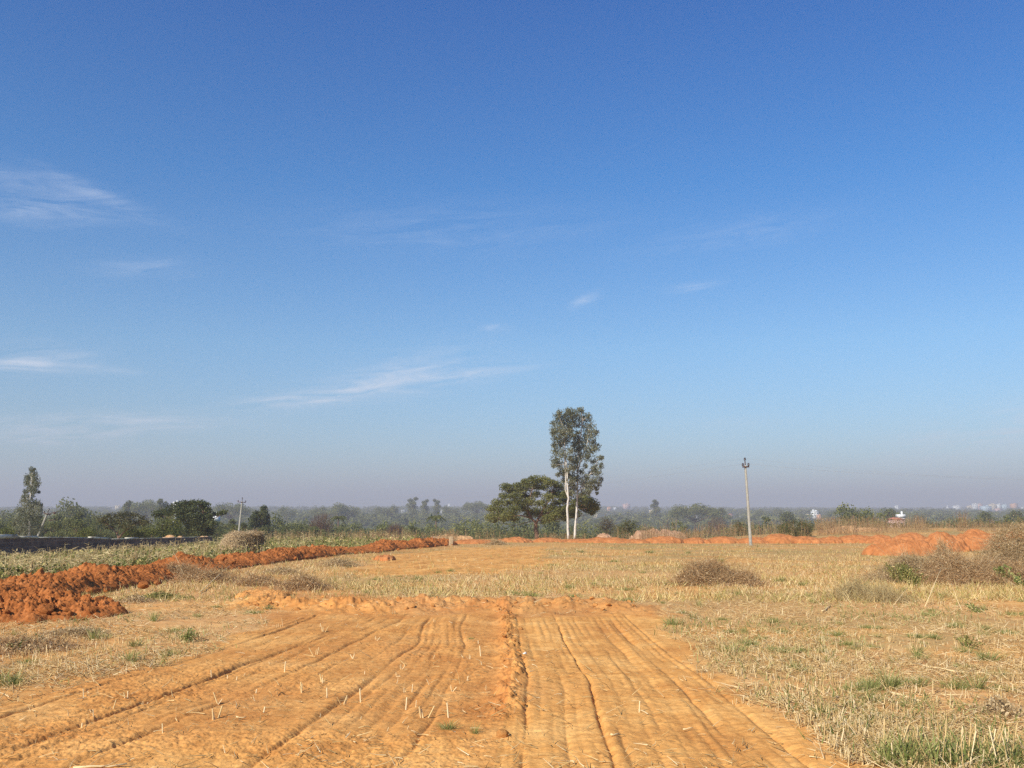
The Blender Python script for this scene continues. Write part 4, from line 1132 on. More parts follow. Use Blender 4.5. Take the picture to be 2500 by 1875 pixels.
# far pole behind the haystack
pt = atY(591, 1224, 130); bx = pt[0] - .42; base = np.array([bx, 130, float(macro(bx, 130))])
eB = pole(base, pt, .16, .10, .56, .0, 'slim utility pole with a wide cross arm rising behind the haystack')
pt = atY(116, 1252, 112); bx = pt[0] - 1.55; base = np.array([bx, 112, float(macro(bx, 112))])
eA = pole(base, pt, .17, .12, .40, .3, 'short pale utility pole leaning right behind the dark wall')
mb = MB(); q = pt - base; mb.box(q + np.array([.85, 0, -.05]), (.10, .08, .10)); mb.tube([q + np.array([0, 0, -.1]), q + np.array([1.3, 0, .12])], .035, 6); mb.tube([q + np.array([.2, 0, -.9]), q + np.array([1.0, 0, -.8])], .05, 6)
eAo = [o for o in COL.objects if o.name.startswith('utility_pole')][-1]; mb.build('switch_bracket', M_iron, eAo)

def wire(a, b_, sag, label, r=.0026):
    a = np.asarray(a); b_ = np.asarray(b_); t = np.linspace(0, 1, 40)[:, None]
    P = a + (b_ - a) * t; P[:, 2] -= (4 * t * (1 - t))[:, 0] * sag
    mb = MB(); mb.tube(P - a, r, 4, .5, cap=False); o = mb.build('power_line', M_wire, loc=a)
    tag(o, label, 'power line', 'wires strung between the utility poles')
nxt = [atY(2860, 1160 + 8 * k, 52) for k in range(3)]
pos = ['left', 'right', 'top']
for k in range(3):
    wire(eC[k], nxt[k], .45, 'thin wire running right from the %s insulator of the right pole' % pos[k])
    wire(eB[k], eC[k], 1.4, 'long thin wire from the %s insulator of the far pole to the right pole' % pos[k])
    wire(eA[k], eB[k], .9, 'thin wire from the %s insulator of the leaning pole to the far pole' % pos[k])

# ------------------------------------------------------------------ trees
def blob_leaves(mb, c, r, n, size, asp, shade, droop=0, shell=.55):
    """leaf faces in an uneven ellipsoid clump"""
    q = R.randn(n, 3); q /= np.linalg.norm(q, axis=1, keepdims=True)
    rad = R.rand(n) ** shell
    ln = 1 + .35 * vnoise(q[:, 0] * 2.3 + c[0], q[:, 1] * 2.3 + q[:, 2] * 2.1 + c[2], 5)
    P = np.asarray(c) + q * (rad * ln)[:, None] * np.asarray(r)
    P[:, 2] -= droop * R.rand(n) * r[2] * .5
    mb.leaves(P, R.uniform(.6, 1.2, n) * size, asp, np.clip(shade + R.randn(n) * .2, 0, 1), droop=droop)

def tree_from_blobs(name, label, cat, Y, blobs, conv, trunks, mat, bark, leaf=.12, dens=60, depth=1.0, asp=.35, droop=0, flat=1.0, limb_r=.05, group=None, limb_to=None, base_px=None):
    """blobs: (u, v, r) in a zoomed view; conv maps it to photo pixels; trunks: polylines in the same view"""
    k = Y / FPX; sc = conv[2]
    def W(u, v, dy=0): return atY(conv[0] + u / sc, conv[1] + v / sc, Y + dy)
    base = W(*trunks[0][0][0]); base[2] = float(macro(base[0], base[1]))
    root = empty(name, base); tag(root, label, cat, group)
    mb = MB(); pts_all = []
    for pl, r0, r1 in trunks:
        P = np.array([W(u, v) for u, v in pl])
        if pl is trunks[0][0]: P[0, 2] = min(P[0, 2], base[2]) - .1
        # wander
        Q = [];
        for a_, b_ in zip(P[:-1], P[1:]):
            for t in np.linspace(0, 1, 4)[:-1]: Q.append(a_ + (b_ - a_) * t)
        Q.append(P[-1]); Q = np.array(Q); Q[1:-1] += R.randn(len(Q) - 2, 3) * r1 * .4
        mb.tube(Q - base, np.linspace(r0, r1, len(Q)), 8, .5); pts_all.append(Q)
    allp = np.concatenate(pts_all)
    lv = MB()
    for (u, v, r) in blobs:
        rr = r / sc * k; dy = R.uniform(-1, 1) * depth
        c = W(u, v, dy)
        # limb from the nearest lower trunk point
        d = np.linalg.norm(allp - c, axis=1) + np.where(allp[:, 2] > c[2] + .1, 3, 0)
        a_ = allp[np.argmin(d)]
        mid = (a_ + c) / 2 + np.array([0, 0, -.12 * np.linalg.norm(c - a_)]) * (1 if flat < 1 else -.3)
        mb.tube(np.array([a_, (a_ + mid) / 2 + R.randn(3) * .03, mid, (mid + c) / 2 + R.randn(3) * .05, c]) - base, np.linspace(limb_r, limb_r * .25, 5), 5, .5)
        n = int(dens * (rr ** 2) * 22 * (.5 + .5 * flat)) + 60
        blob_leaves(lv, c - base, (rr * 1.25, rr * 1.15, rr * flat * 1.1), n, leaf, asp, R.uniform(.28, .72), droop)
    mb.build('trunk', bark, root, smooth=True); lv.build('crown', mat, root)
    return root
Z4 = (1180, 970, 4.366)
tree_from_blobs('eucalyptus_tree', 'tall slender eucalyptus with a white trunk, the left one of the pair', 'tree', 95,
    [(800, 200, 60), (900, 175, 62), (860, 270, 80), (765, 330, 55), (850, 370, 75), (780, 430, 55), (830, 480, 62), (775, 560, 52), (840, 600, 50), (775, 660, 52), (800, 710, 50), (850, 780, 40), (795, 820, 28), (905, 135, 34), (950, 240, 50), (890, 450, 45), (745, 370, 34), (750, 500, 28), (930, 560, 40), (900, 830, 30), (810, 160, 30), (745, 270, 30), (925, 350, 42), (745, 725, 22), (940, 880, 44), (930, 740, 56), (870, 800, 48), (945, 840, 52), (860, 880, 34), (950, 930, 46), (940, 1010, 34), (955, 165, 48), (950, 400, 40), (930, 300, 34), (925, 640, 38)],
    Z4, [([(905, 1505), (902, 1350), (895, 1180), (905, 1080), (895, 900), (885, 700), (868, 500), (862, 400)], .135, .04), ([(905, 1080), (872, 980), (880, 880), (868, 640), (845, 520), (815, 430)], .06, .03)],
    M_euc, M_wbark, leaf=.125, dens=38, depth=.9, droop=.7, limb_r=.035)
tree_from_blobs('eucalyptus_tree', 'tall eucalyptus with a wider drooping crown, the right one of the pair', 'tree', 96.5,
    [(1000, 180, 62), (1075, 215, 68), (1120, 300, 72), (1150, 380, 62), (1085, 420, 60), (985, 415, 40), (1060, 500, 70), (1005, 540, 50), (1140, 540, 60), (1205, 525, 42), (1020, 620, 52), (1105, 610, 66), (950, 660, 42), (965, 740, 48), (1245, 640, 32), (1250, 720, 30), (1185, 745, 46), (1220, 800, 44), (1190, 880, 46), (1100, 850, 44), (1065, 920, 52), (1140, 960, 40), (1205, 965, 30), (1250, 870, 26), (1212, 1020, 15), (1050, 785, 34), (1205, 370, 26), (1040, 130, 30), (1125, 200, 30), (1170, 470, 34), (1265, 640, 18), (1235, 920, 24), (1150, 800, 30), (1090, 730, 26), (1180, 680, 28), (1060, 1010, 42), (1120, 1000, 40), (1120, 920, 56), (1010, 860, 52), (970, 960, 40), (1160, 900, 40), (1000, 290, 34), (965, 500, 40), (1010, 460, 44), (1010, 370, 26), (990, 680, 40)],
    Z4, [([(970, 1510), (985, 1330), (997, 1180), (1000, 1000), (1004, 760), (1012, 560), (1040, 380), (1060, 250)], .135, .04), ([(1002, 1000), (1030, 980), (1080, 880), (1160, 790)], .07, .03), ([(1004, 800), (1050, 640), (1110, 480), (1120, 340)], .08, .03), ([(1004, 740), (970, 560), (960, 470)], .06, .02)],
    M_euc, M_wbark, leaf=.125, dens=34, depth=1.1, droop=.8, limb_r=.035)
AC = [(450, 900), (540, 882), (640, 885), (365, 945), (245, 955), (705, 905), (480, 955), (300, 1005), (395, 995), (575, 950), (650, 955), (215, 1055), (330, 1055), (440, 1055), (555, 1030), (155, 1125), (265, 1125), (380, 1120), (495, 1115), (105, 1195), (205, 1205), (320, 1195), (420, 1180), (95, 1280), (175, 1265), (270, 1260), (115, 1318), (220, 1305), (540, 1220), (760, 930), (825, 965), (745, 1010), (820, 1040), (700, 1065), (780, 1125), (860, 1100), (725, 1180), (830, 1185), (900, 1180), (770, 1250), (860, 1250), (700, 1285), (960, 1180), (1040, 1060), (1100, 1085), (1150, 1120), (1050, 1155), (1120, 1190), (1180, 1165), (1155, 1235), (960, 1250), (640, 1330), (1000, 1110), (900, 1030), (610, 1130), (480, 1240), (330, 1300), (640, 1240), (1155, 1190), (880, 1300)]
AC = [(u, v, R.uniform(50, 72) * (.55 if v > 1290 or (u, v) in [(640, 1330), (1155, 1235)] else 1)) for u, v in AC]
tree_from_blobs('acacia_tree', 'wide spreading acacia with a forked dark trunk left of the eucalyptus pair', 'tree', 101, AC, Z4,
    [([(568, 1490), (558, 1400), (562, 1340)], .26, .20), ([(562, 1340), (515, 1290), (470, 1215), (400, 1130), (330, 1070)], .15, .05), ([(562, 1340), (600, 1265), (655, 1165), (715, 1080), (740, 1000)], .15, .05),
     ([(515, 1290), (400, 1260), (280, 1275), (180, 1300)], .09, .03), ([(600, 1265), (720, 1230), (850, 1180), (1000, 1150), (1130, 1150)], .11, .03), ([(470, 1215), (500, 1050), (540, 930)], .08, .03), ([(580, 1320), (660, 1290), (720, 1300)], .06, .03)],
    M_acacia, M_bark, leaf=.10, dens=80, depth=2.4, asp=.5, flat=.68, limb_r=.045)
Z1 = (0, 1120, 4.424)
tree_from_blobs('eucalyptus_tree', 'tall thin eucalyptus with a ragged open crown behind the wall at far left', 'tree', 106,
    [(350, 115, 34), (370, 165, 42), (315, 195, 44), (380, 230, 50), (300, 250, 38), (400, 270, 32), (340, 300, 50), (280, 350, 32), (370, 335, 42), (330, 400, 32), (425, 355, 13), (272, 440, 50), (385, 470, 52), (330, 500, 66), (235, 545, 60), (415, 540, 52), (300, 600, 72), (395, 620, 66), (205, 650, 60), (330, 720, 76), (245, 740, 66), (415, 740, 52), (160, 700, 30), (260, 400, 24), (440, 500, 24)],
    Z1, [([(318, 850), (322, 640), (325, 480), (335, 300), (350, 150)], .13, .03)], M_euc, M_wbark, leaf=.12, dens=46, depth=.9, droop=.8, limb_r=.03)
tree_from_blobs('acacia_tree', 'brownish sparse umbrella tree with a V shaped trunk behind the dark wall', 'tree', 88,
    [(u, v, R.uniform(45, 62)) for u, v in [(1120, 640), (1180, 620), (1250, 615), (1320, 610), (1390, 605), (1460, 615), (1530, 640), (1580, 680), (1150, 690), (1230, 680), (1310, 670), (1400, 665), (1480, 690), (1200, 740), (1400, 730), (1100, 670), (1540, 700), (1330, 720)]],
    Z1, [([(1290, 870), (1280, 830)], .13, .11), ([(1285, 850), (1258, 800), (1200, 740), (1130, 670)], .08, .03), ([(1290, 850), (1330, 800), (1400, 740), (1500, 690)], .10, .03), ([(1270, 820), (1290, 720), (1300, 640)], .05, .02)],
    rmat('brown_acacia_leaf', [(0, (.045, .045, .014)), (.5, (.085, .080, .026)), (1, (.14, .12, .045))], .6, trans=.2), M_bark, leaf=.08, dens=34, depth=1.6, asp=.5, flat=.6, limb_r=.03)
tree_from_blobs('umbrella_tree', 'large dark layered umbrella tree left of the haystack', 'tree', 100,
    [(u, v, R.uniform(52, 74)) for u, v in [(1930, 510), (2000, 490), (2080, 478), (2150, 482), (2210, 500), (1850, 560), (1930, 570), (2010, 560), (2090, 550), (2180, 550), (2240, 560), (1780, 590), (1700, 600), (2000, 640), (2090, 630), (2180, 640), (2250, 640), (2060, 720), (2150, 720), (2230, 720), (2290, 700), (2130, 800), (2200, 800), (2050, 790), (2260, 780), (1950, 650)]]
    + [(u, v, 36) for u, v in [(2270, 620), (2330, 600), (2380, 590), (2420, 575)]],
    Z1, [([(2150, 880), (2150, 780), (2120, 680)], .22, .14), ([(2120, 680), (2000, 600), (1880, 560)], .10, .03), ([(2120, 680), (2200, 580)], .10, .03), ([(2150, 760), (2280, 660), (2400, 600)], .07, .03)],
    M_darktree, M_bark, leaf=.12, dens=46, depth=1.8, asp=.5, flat=.75, limb_r=.05)
tree_from_blobs('leafy_bush', 'yellow green weeping bush in front of the umbrella tree behind the wall', 'bush', 92,
    [(u, v, R.uniform(48, 62)) for u, v in [(1760, 680), (1830, 660), (1900, 700), (1720, 740), (1800, 750), (1880, 770), (1940, 770), (1760, 810), (1850, 820), (1660, 780)]],
    Z1, [([(1820, 870), (1815, 780)], .08, .05)], M_weep, M_bark, leaf=.10, dens=42, depth=.9, droop=1, limb_r=.03)
for k, (uu, lb) in enumerate([(1420, 'low light green bush behind the dark wall right of the umbrella tree trunk'), (1540, 'low yellow green bush behind the dark wall, second right of the brown umbrella tree'), (940, 'low bright green bush behind the dark wall left of the brown umbrella tree'), (60, 'low green bush behind the dark wall at the left edge')]):
    tree_from_blobs('leafy_bush', lb, 'bush', 90 + k, [(uu + du, v, R.uniform(34, 48)) for du, v in [(-60, 800), (0, 770), (55, 800), (-20, 830), (30, 840)]], Z1, [([(uu, 870), (uu, 820)], .05, .03)], M_weep, M_bark, leaf=.10, dens=42, depth=.7, limb_r=.02)
Z2 = (400, 1150, 4.424)
tree_from_blobs('pointed_tree', 'dark pointed tree standing right of the far utility pole', 'tree', 150,
    [(1080, 400, 30), (1085, 440, 42), (1060, 490, 50), (1110, 500, 40), (1000, 470, 44), (970, 520, 46), (1040, 550, 60), (1100, 570, 50), (960, 590, 55), (1030, 630, 60), (1100, 640, 50), (930, 650, 44), (980, 690, 50), (1060, 700, 50)],
    Z2, [([(1050, 740), (1060, 600), (1082, 400)], .2, .05)], M_darktree, M_bark, leaf=.22, dens=22, depth=1.5, limb_r=.05)
# round bush behind the heaps at right
Z5 = (1450, 1100, 4.424)
tree_from_blobs('round_bush', 'rounded dense olive green bush behind the orange heaps at right', 'bush', 90,
    [(u, v, R.uniform(38, 50)) for u, v in [(2030, 830), (2080, 795), (2150, 780), (2220, 780), (2280, 800), (2320, 850), (2040, 880), (2120, 860), (2200, 850), (2270, 880), (2100, 910), (2180, 915), (2320, 900), (2250, 920)]],
    Z5, [([(2180, 935), (2180, 860)], .08, .05)], M_bush, M_bark, leaf=.075, dens=60, depth=.8, limb_r=.02)
tree_from_blobs('small_bush', 'dark brownish bush beyond the crest left of the pinkish rubble', 'bush', 112,
    [(u, v, R.uniform(44, 60)) for u, v in [(350, 790), (420, 800), (380, 850), (320, 860), (440, 870), (270, 870)]], Z5, [([(380, 920), (380, 850)], .06, .04)],
    M_bush, M_bark, leaf=.10, dens=34, depth=.9, limb_r=.02)
tree_from_blobs('small_bush', 'brownish bare looking bush right of the eucalyptus pair, beyond the crest', 'bush', 125,
    [(u, v, R.uniform(44, 60)) for u, v in [(130, 760), (180, 800), (90, 820), (200, 860), (140, 860)]], Z5, [([(140, 920), (140, 850)], .06, .04)],
    rmat('russet_leaf', [(0, (.05, .04, .02)), (1, (.15, .11, .06))], .7, trans=.2), M_bark, leaf=.10, dens=26, depth=.9, limb_r=.03)
tree_from_blobs('small_bush', 'dark green bush just left of the concrete pole', 'bush', 110,
    [(u, v, R.uniform(38, 52)) for u, v in [(1560, 800), (1590, 850), (1530, 860), (1610, 890)]], Z5, [([(1570, 930), (1570, 860)], .06, .04)], M_bush, M_bark, leaf=.10, dens=34, depth=.8, limb_r=.02)

HBOX = []
# ------------------------------------------------------------------ distant buildings
def wmat(name, c1):
    m, nt, b = newmat(name, .8); c0 = tuple(v * .8 for v in c1)
    nt.links.new(ramp(nt, noise(nt, .5, 4), [(.3, c0), (.7, c1)]), b.inputs['Base Color']); return m
WM = dict(white=wmat('white_render', (.85, .84, .80)), cream=wmat('cream_render', (.80, .66, .42)), pink=wmat('pink_render', (.72, .46, .38)), orange=wmat('orange_render', (.70, .38, .20)), blue=wmat('pale_blue_render', (.55, .68, .72)), grey=wmat('grey_render', (.5, .5, .48)))
M_roof = wmat('red_tile_roof', (.46, .17, .10)); m, nt, b = newmat('window_dark', .2, .5); nt.links.new(ramp(nt, noise(nt, 1), [(0, (.03, .035, .04)), (1, (.06, .065, .07))]), b.inputs['Base Color']); M_win = m
def house(px, top, bot, wpx, Y, colr, label, roof=False, tower=None, cat='house', storeys=None):
    Y = max(Y, min(ground(px, bot + 2)[1], 2600)) if Y > 400 else Y
    c_ = atY(px, top, Y); k = Y / FPX; w = wpx * k; x = c_[0]; zt = c_[2]; g = float(macro(x, Y)); zb = min(g, atY(px, bot, Y)[2]); HBOX.append((px, bot, wpx, Y))
    rz = R.uniform(-.5, .5); root = empty(('tile_roofed_house' if roof else 'flat_roofed_house'), (x, Y, zb), rz); tag(root, label, cat, 'far buildings across the valley')
    h = zt - zb; d = w * .45; mb = MB(); hh = h - (w * .16 if roof else 0)
    mb.box((0, 0, hh / 2), (w / 2, d, hh / 2)); mb.build('wall', WM[colr], root)
    mb = MB()
    if roof:
        e = .06 * w; V = [[-w / 2 - e, -d - e, hh], [w / 2 + e, -d - e, hh], [w / 2 + e, d + e, hh], [-w / 2 - e, d + e, hh], [-w * .2, 0, h], [w * .2, 0, h]]
        mb.add(V, [[0, 1, 5, 4], [2, 3, 4, 5], [0, 3, 2, 1]], .5); mb.f3.append(np.array([[1, 2, 5], [3, 0, 4]])); mb.build('roof', M_roof, root)
    else:
        for sx, sy, hx, hy in ((0, -d, w / 2 + .25, .12), (0, d, w / 2 + .25, .12), (-w / 2 - .13, 0, .12, d - .13), (w / 2 + .13, 0, .12, d - .13)): mb.box((sx, sy - (.13 if sy < 0 else -.13 if sy > 0 else 0), hh + .2), (hx, hy, .55))
        mb.build('parapet', WM[colr], root)
        mb = MB(); ch = min(.9, hh * .12); mb.box((w * .2, 0, hh + ch), (w * .12, d * .4, ch)); mb.build('stair_cabin', WM[colr], root)
    if tower:
        mb = MB(); mb.box((-w * .34, -d * .3, h + tower * k / 2), (w * .14, w * .14, tower * k / 2)); mb.box((-w * .34, -d * .3, h + tower * k + .3), (w * .17, w * .17, .3)); mb.build('tower', WM[colr], root)
    nst = max(1, int(hh / 3.2)); nw = max(2, int(w / 3.5))
    nst = min(nst, 3); nw = min(nw, 5)
    for s in range(nst):
        for q in range(nw):
            mb = MB(); mb.box((-w / 2 + w * (q + .5) / nw, -d - .03, hh - 1.8 - s * 3.2), (w / nw * .22, .05, .7)); mb.build('window', M_win, root)
HS = [
 (288, 1235, 1243, 12, 700, 'cream', 'small cream house on the skyline left of the bluish dome tree', 0, None),
 (430, 1228, 1234, 12, 620, 'white', 'white house peeping over the dark umbrella tree top', 0, None),
 (525, 1270, 1284, 13, 170, 'white', 'white shed seen through the trees left of the far utility pole', 0, None),
 (930, 1246, 1250, 6, 700, 'white', 'tiny white house in the woods left of the scraped patch', 0, None),
 (985, 1246, 1250, 9, 720, 'grey', 'faint grey house in the middle woods', 0, None),
 (1078, 1246, 1253, 4, 700, 'white', 'tiny white house above the palm tree', 0, None),
 (1097, 1231, 1235, 6, 1100, 'white', 'tiny white house on the middle skyline', 0, None),
 (1156, 1236, 1242, 4, 900, 'white', 'tiny upright white house left of the acacia crown', 0, None),
 (1454, 1256, 1262, 10, 650, 'cream', 'low cream house just right of the eucalyptus crown', 0, None),
 (1487, 1237, 1246, 9, 900, 'orange', 'small orange house right of the eucalyptus crown', 1, None),
 (1501, 1239, 1244, 5, 950, 'white', 'tiny white house beside the small orange house', 0, None),
 (1529, 1231, 1240, 15, 1100, 'pink', 'pinkish white block on the skyline left of the narrow dark tree', 0, None),
 (1590, 1247, 1257, 9, 620, 'cream', 'bright cream house below the narrow dark tree', 0, None),
 (1669, 1241, 1246, 13, 800, 'cream', 'low cream building beside the big bluish dome tree', 0, None),
 (1679, 1250, 1257, 4, 620, 'white', 'narrow white house below the dome tree, leftmost of three', 0, None),
 (1697, 1251, 1257, 9, 620, 'white', 'white house below the dome tree, middle one of three', 0, None),
 (1702, 1259, 1264, 5, 560, 'white', 'small white house nearest below the dome tree', 0, None),
 (1725, 1253, 1256, 7, 640, 'white', 'low flat white shed right of the houses below the dome tree', 0, None),
 (1782, 1254, 1262, 13, 600, 'pink', 'pink house left of the concrete pole', 1, None),
 (1806, 1257, 1260, 3, 620, 'white', 'tiny white hut touching the concrete pole', 0, None),
 (1973, 1257, 1263, 14, 560, 'cream', 'low cream wing left of the white tower house', 0, None),
 (1989, 1249, 1264, 14, 570, 'white', 'bright white house with a small tower right of the round bush', 0, 4),
 (1999, 1258, 1266, 9, 550, 'orange', 'small orange annex right of the white tower house', 0, None),
 (2189, 1235, 1241, 9, 1300, 'white', 'tiny white block alone on the right skyline', 0, None),
 (2186, 1263, 1280, 34, 330, 'pink', 'wide house with a red tiled roof beyond the crest', 1, None),
 (2199, 1261, 1278, 14, 336, 'white', 'white upper floor rising behind the red roofed house', 0, None),
 (2234, 1257, 1265, 10, 520, 'white', 'small white house with a reddish side right of the red roof', 1, None),
 (2313, 1236, 1240, 4, 1500, 'white', 'tiny white house left of the town', 0, None),
 (2335, 1235, 1242, 16, 1500, 'white', 'white block at the left end of the town', 0, None),
 (2366, 1235, 1242, 10, 1500, 'cream', 'cream block between the left end and the tall white town block', 0, None),
 (2379, 1230, 1242, 12, 1500, 'white', 'tall white block, highest of the distant town', 0, None),
 (2391, 1231, 1243, 11, 1540, 'pink', 'pinkish block right of the tallest town block', 0, None),
 (2406, 1236, 1246, 20, 1450, 'blue', 'wide pale blue block in the middle of the town', 0, None),
 (2422, 1231, 1243, 14, 1500, 'cream', 'cream block right of the pale blue one', 0, None),
 (2438, 1231, 1241, 10, 1560, 'white', 'white block in the right half of the town', 0, None),
 (2436, 1242, 1247, 12, 1380, 'pink', 'low pinkish block in front of the town', 0, None),
 (2452, 1232, 1240, 12, 1600, 'blue', 'faint pale blue block in the right half of the town', 0, None),
 (2475, 1230, 1238, 14, 1600, 'orange', 'orange block at the right end of the town', 0, None),
 (2497, 1238, 1243, 6, 1500, 'white', 'white block cut by the right edge of the photo', 0, None),
]
for (px, t, b_, w, Y, c_, lb, rf, tw) in HS: house(px, t, b_, w, Y, c_, lb, bool(rf), tw)

# ---- plantation and distant wood
def generic_tree(kind, seed, fine):
    """tree of unit height: returns crown mesh and trunk mesh"""
    rr = np.random.RandomState(seed); lv = MB(); tk = MB()
    if kind == 'round': blobs = [(rr.randn() * .20, rr.randn() * .20, .62 + rr.randn() * .13, rr.uniform(.14, .22)) for _ in range(11)]
    elif kind == 'column': blobs = [(rr.randn() * .07, rr.randn() * .07, z, .13 * (1.15 - abs(z - .5))) for z in np.linspace(.22, .95, 12)]
    elif kind == 'dome': blobs = [(math.cos(a) * r_, math.sin(a) * r_, .80 - .55 * r_ ** 2 + rr.randn() * .03, .20) for a, r_ in zip(rr.rand(20) * 6.28, np.sqrt(rr.rand(20)) * .62)]
    else: blobs = [(rr.randn() * .14, rr.randn() * .14, rr.uniform(.28, .88), rr.uniform(.12, .19)) for _ in range(13)]
    for (x, y, z, r) in blobs:
        n = fine
        q = rr.randn(n, 3); q /= np.linalg.norm(q, axis=1, keepdims=True)
        P = np.array([x, y, z]) + q * (rr.rand(n, 1) ** .5) * np.array([r, r, r * .85])
        lv.leaves(P, rr.uniform(.6, 1.3, n) * (.022 if fine > 100 else .030 if fine > 40 else .046 * (60 / fine) ** .34), .55, np.clip(rr.uniform(.3, .7) + rr.randn(n) * .2, 0, 1))
        tk.tube([[0, 0, z * .6], [x * .5, y * .5, z * .8], [x, y, z]], [.010, .007, .004], 4, .5)
    tk.tube([[0, 0, -.05], [rr.randn() * .01, rr.randn() * .01, .35], [0, 0, .75]], [.020, .014, .007], 6, .5)
    return lv, tk
KINDS = ['round', 'column', 'loose', 'loose', 'round', 'column', 'dome']
PROTO = []
for k, kd in enumerate(KINDS):
    lv, tk = generic_tree(kd, 1000 + k, 260)
    PROTO.append((lv.mesh('crown', M_plant), tk.mesh('trunk', M_bark)))
TYPES = {'round': ('broadleaf_tree', 'rounded green tree'), 'column': ('slender_tree', 'slender upright green tree'), 'loose': ('plantation_tree', 'loose crowned green tree'), 'dome': ('dome_tree', 'wide dome shaped tree')}
def hides(px, Y, topz, halfw_m):
    top = 937.5 - FPX * math.tan(math.atan2(topz - H, Y) - PITCH)
    for (hx, hb, hw, hY) in HBOX:
        if Y < hY and abs(px - hx) < hw / 2 + halfw_m / Y * FPX * .8 and top < hb - 1.5: return True
    return False
def put_tree(px, Y, h, k, label=None, group=None, wide=1.0, top_py=None, mat=None):
    x = (px - 1250) / FPX * Y; z = float(macro(x, Y))
    if top_py is not None: h = max(2.0, atY(px, top_py, Y)[2] - z)
    nm, lb = TYPES[KINDS[k]]
    root = empty(nm, (x, Y, z - .1), R.rand() * 6.28); tag(root, label or lb, 'tree', group)
    root.scale = (h * wide, h * wide, h * 1.04)
    c_ = link('crown', PROTO[k][0], root); link('trunk', PROTO[k][1], root)
    if mat is not None:
        key = 'crown_' + mat.name
        me = bpy.data.meshes.get(key) or PROTO[k][0].copy(); me.name = key; me.materials.clear(); me.materials.append(mat); c_.data = me
    return root
NAMED = [
 (22, 330, 0, 1218, 1.3, 'bluish rounded tree on the skyline at the far left edge'),
 (176, 300, 0, 1221, 1.2, 'rounded tree on the skyline right of the tall left eucalyptus'),
 (200, 290, 4, 1219, 1.2, 'highest rounded tree in the skyline group right of the tall left eucalyptus'),
 (238, 310, 0, 1224, 1.2, 'rounded skyline tree left of the far cream house'),
 (364, 650, 6, 1218, 1.05, 'big bluish dome shaped tree on the skyline left of the umbrella tree'),
 (320, 500, 1, 1228, 1.0, 'small pointed tree on the skyline left of the bluish dome tree'),
 (405, 480, 1, 1224, 1.0, 'small pointed tree just right of the bluish dome tree'),
 (568, 700, 6, 1226, 1.2, 'flat topped bluish dome tree directly behind the far utility pole'),
 (705, 800, 0, 1228, 1.1, 'small rounded skyline tree right of the dark pointed tree'),
 (782, 800, 0, 1228, 1.0, 'single small rounded tree on the skyline left of the twin domes'),
 (830, 760, 0, 1219, 1.3, 'left crown of the twin dome trees on the skyline'),
 (853, 770, 0, 1222, 1.2, 'right crown of the twin dome trees on the skyline'),
 (938, 900, 0, 1230, 1.2, 'low rounded tree on the skyline over the scraped patch'),
 (963, 900, 0, 1226, 1.0, 'small rounded tree left of the skinny skyline tree'),
 (1011, 900, 1, 1217, 1.5, 'skinny tall tree highest on the middle skyline'),
 (1041, 900, 1, 1222, 1.3, 'second skinny tree right of the highest one on the middle skyline'),
 (1066, 900, 1, 1221, 1.2, 'third skinny tree on the middle skyline'),
 (1100, 950, 0, 1228, 1.3, 'small rounded tree between the skinny trees and the acacia'),
 (1165, 950, 6, 1222, 1.1, 'low dome tree on the skyline touching the acacia crown'),
 (1598, 900, 1, 1223, 1.4, 'dark narrow tree alone on the skyline right of the eucalyptus pair'),
 (1692, 620, 6, 1227, 1.15, 'big bluish dome shaped tree above the white buildings'),
 (1757, 700, 2, 1238, 1.3, 'rounded tree right of the big bluish dome tree'),
 (1850, 900, 0, 1238, 1.3, 'faint rounded tree just right of the pole top shaft on the skyline'),
 (1897, 1000, 0, 1234, 1.0, 'faint small tree on the skyline right of the concrete pole'),
 (1920, 420, 2, 1246, 1.4, 'green rounded tree above the round olive bush'),
 (2060, 420, 1, 1243, 1.7, 'upright dark tree right of the white tower house'),
 (2152, 400, 2, 1238, 1.3, 'large rounded green tree left of the red roofed house'),
 (2404, 380, 2, 1245, 1.2, 'rounded green tree below the distant town'),
 (2480, 380, 2, 1243, 1.4, 'large green tree below the distant town at the right edge'),
 (2235, 600, 0, 1245, 1.1, 'greyish tree behind the small white house right of the red roof'),
 (2330, 520, 0, 1252, 1.3, 'greyish rounded tree below the left end of the town'),
]
for (px, Y, k, top, wd, lb) in NAMED:
    put_tree(px, Y, 1, k, lb, None, wd * (.85 if KINDS[k] != 'dome' else 1), top)
put_tree(514, 158, 1, 2, 'green tree half hiding the white shed, on its left', None, 1.0, 1266)
put_tree(540, 155, 1, 3, 'green tree half hiding the white shed, on its right', None, 1.0, 1270)
put_tree(526, 150, 1, 0, 'low green tree in front of the white shed', None, 1.2, 1278)
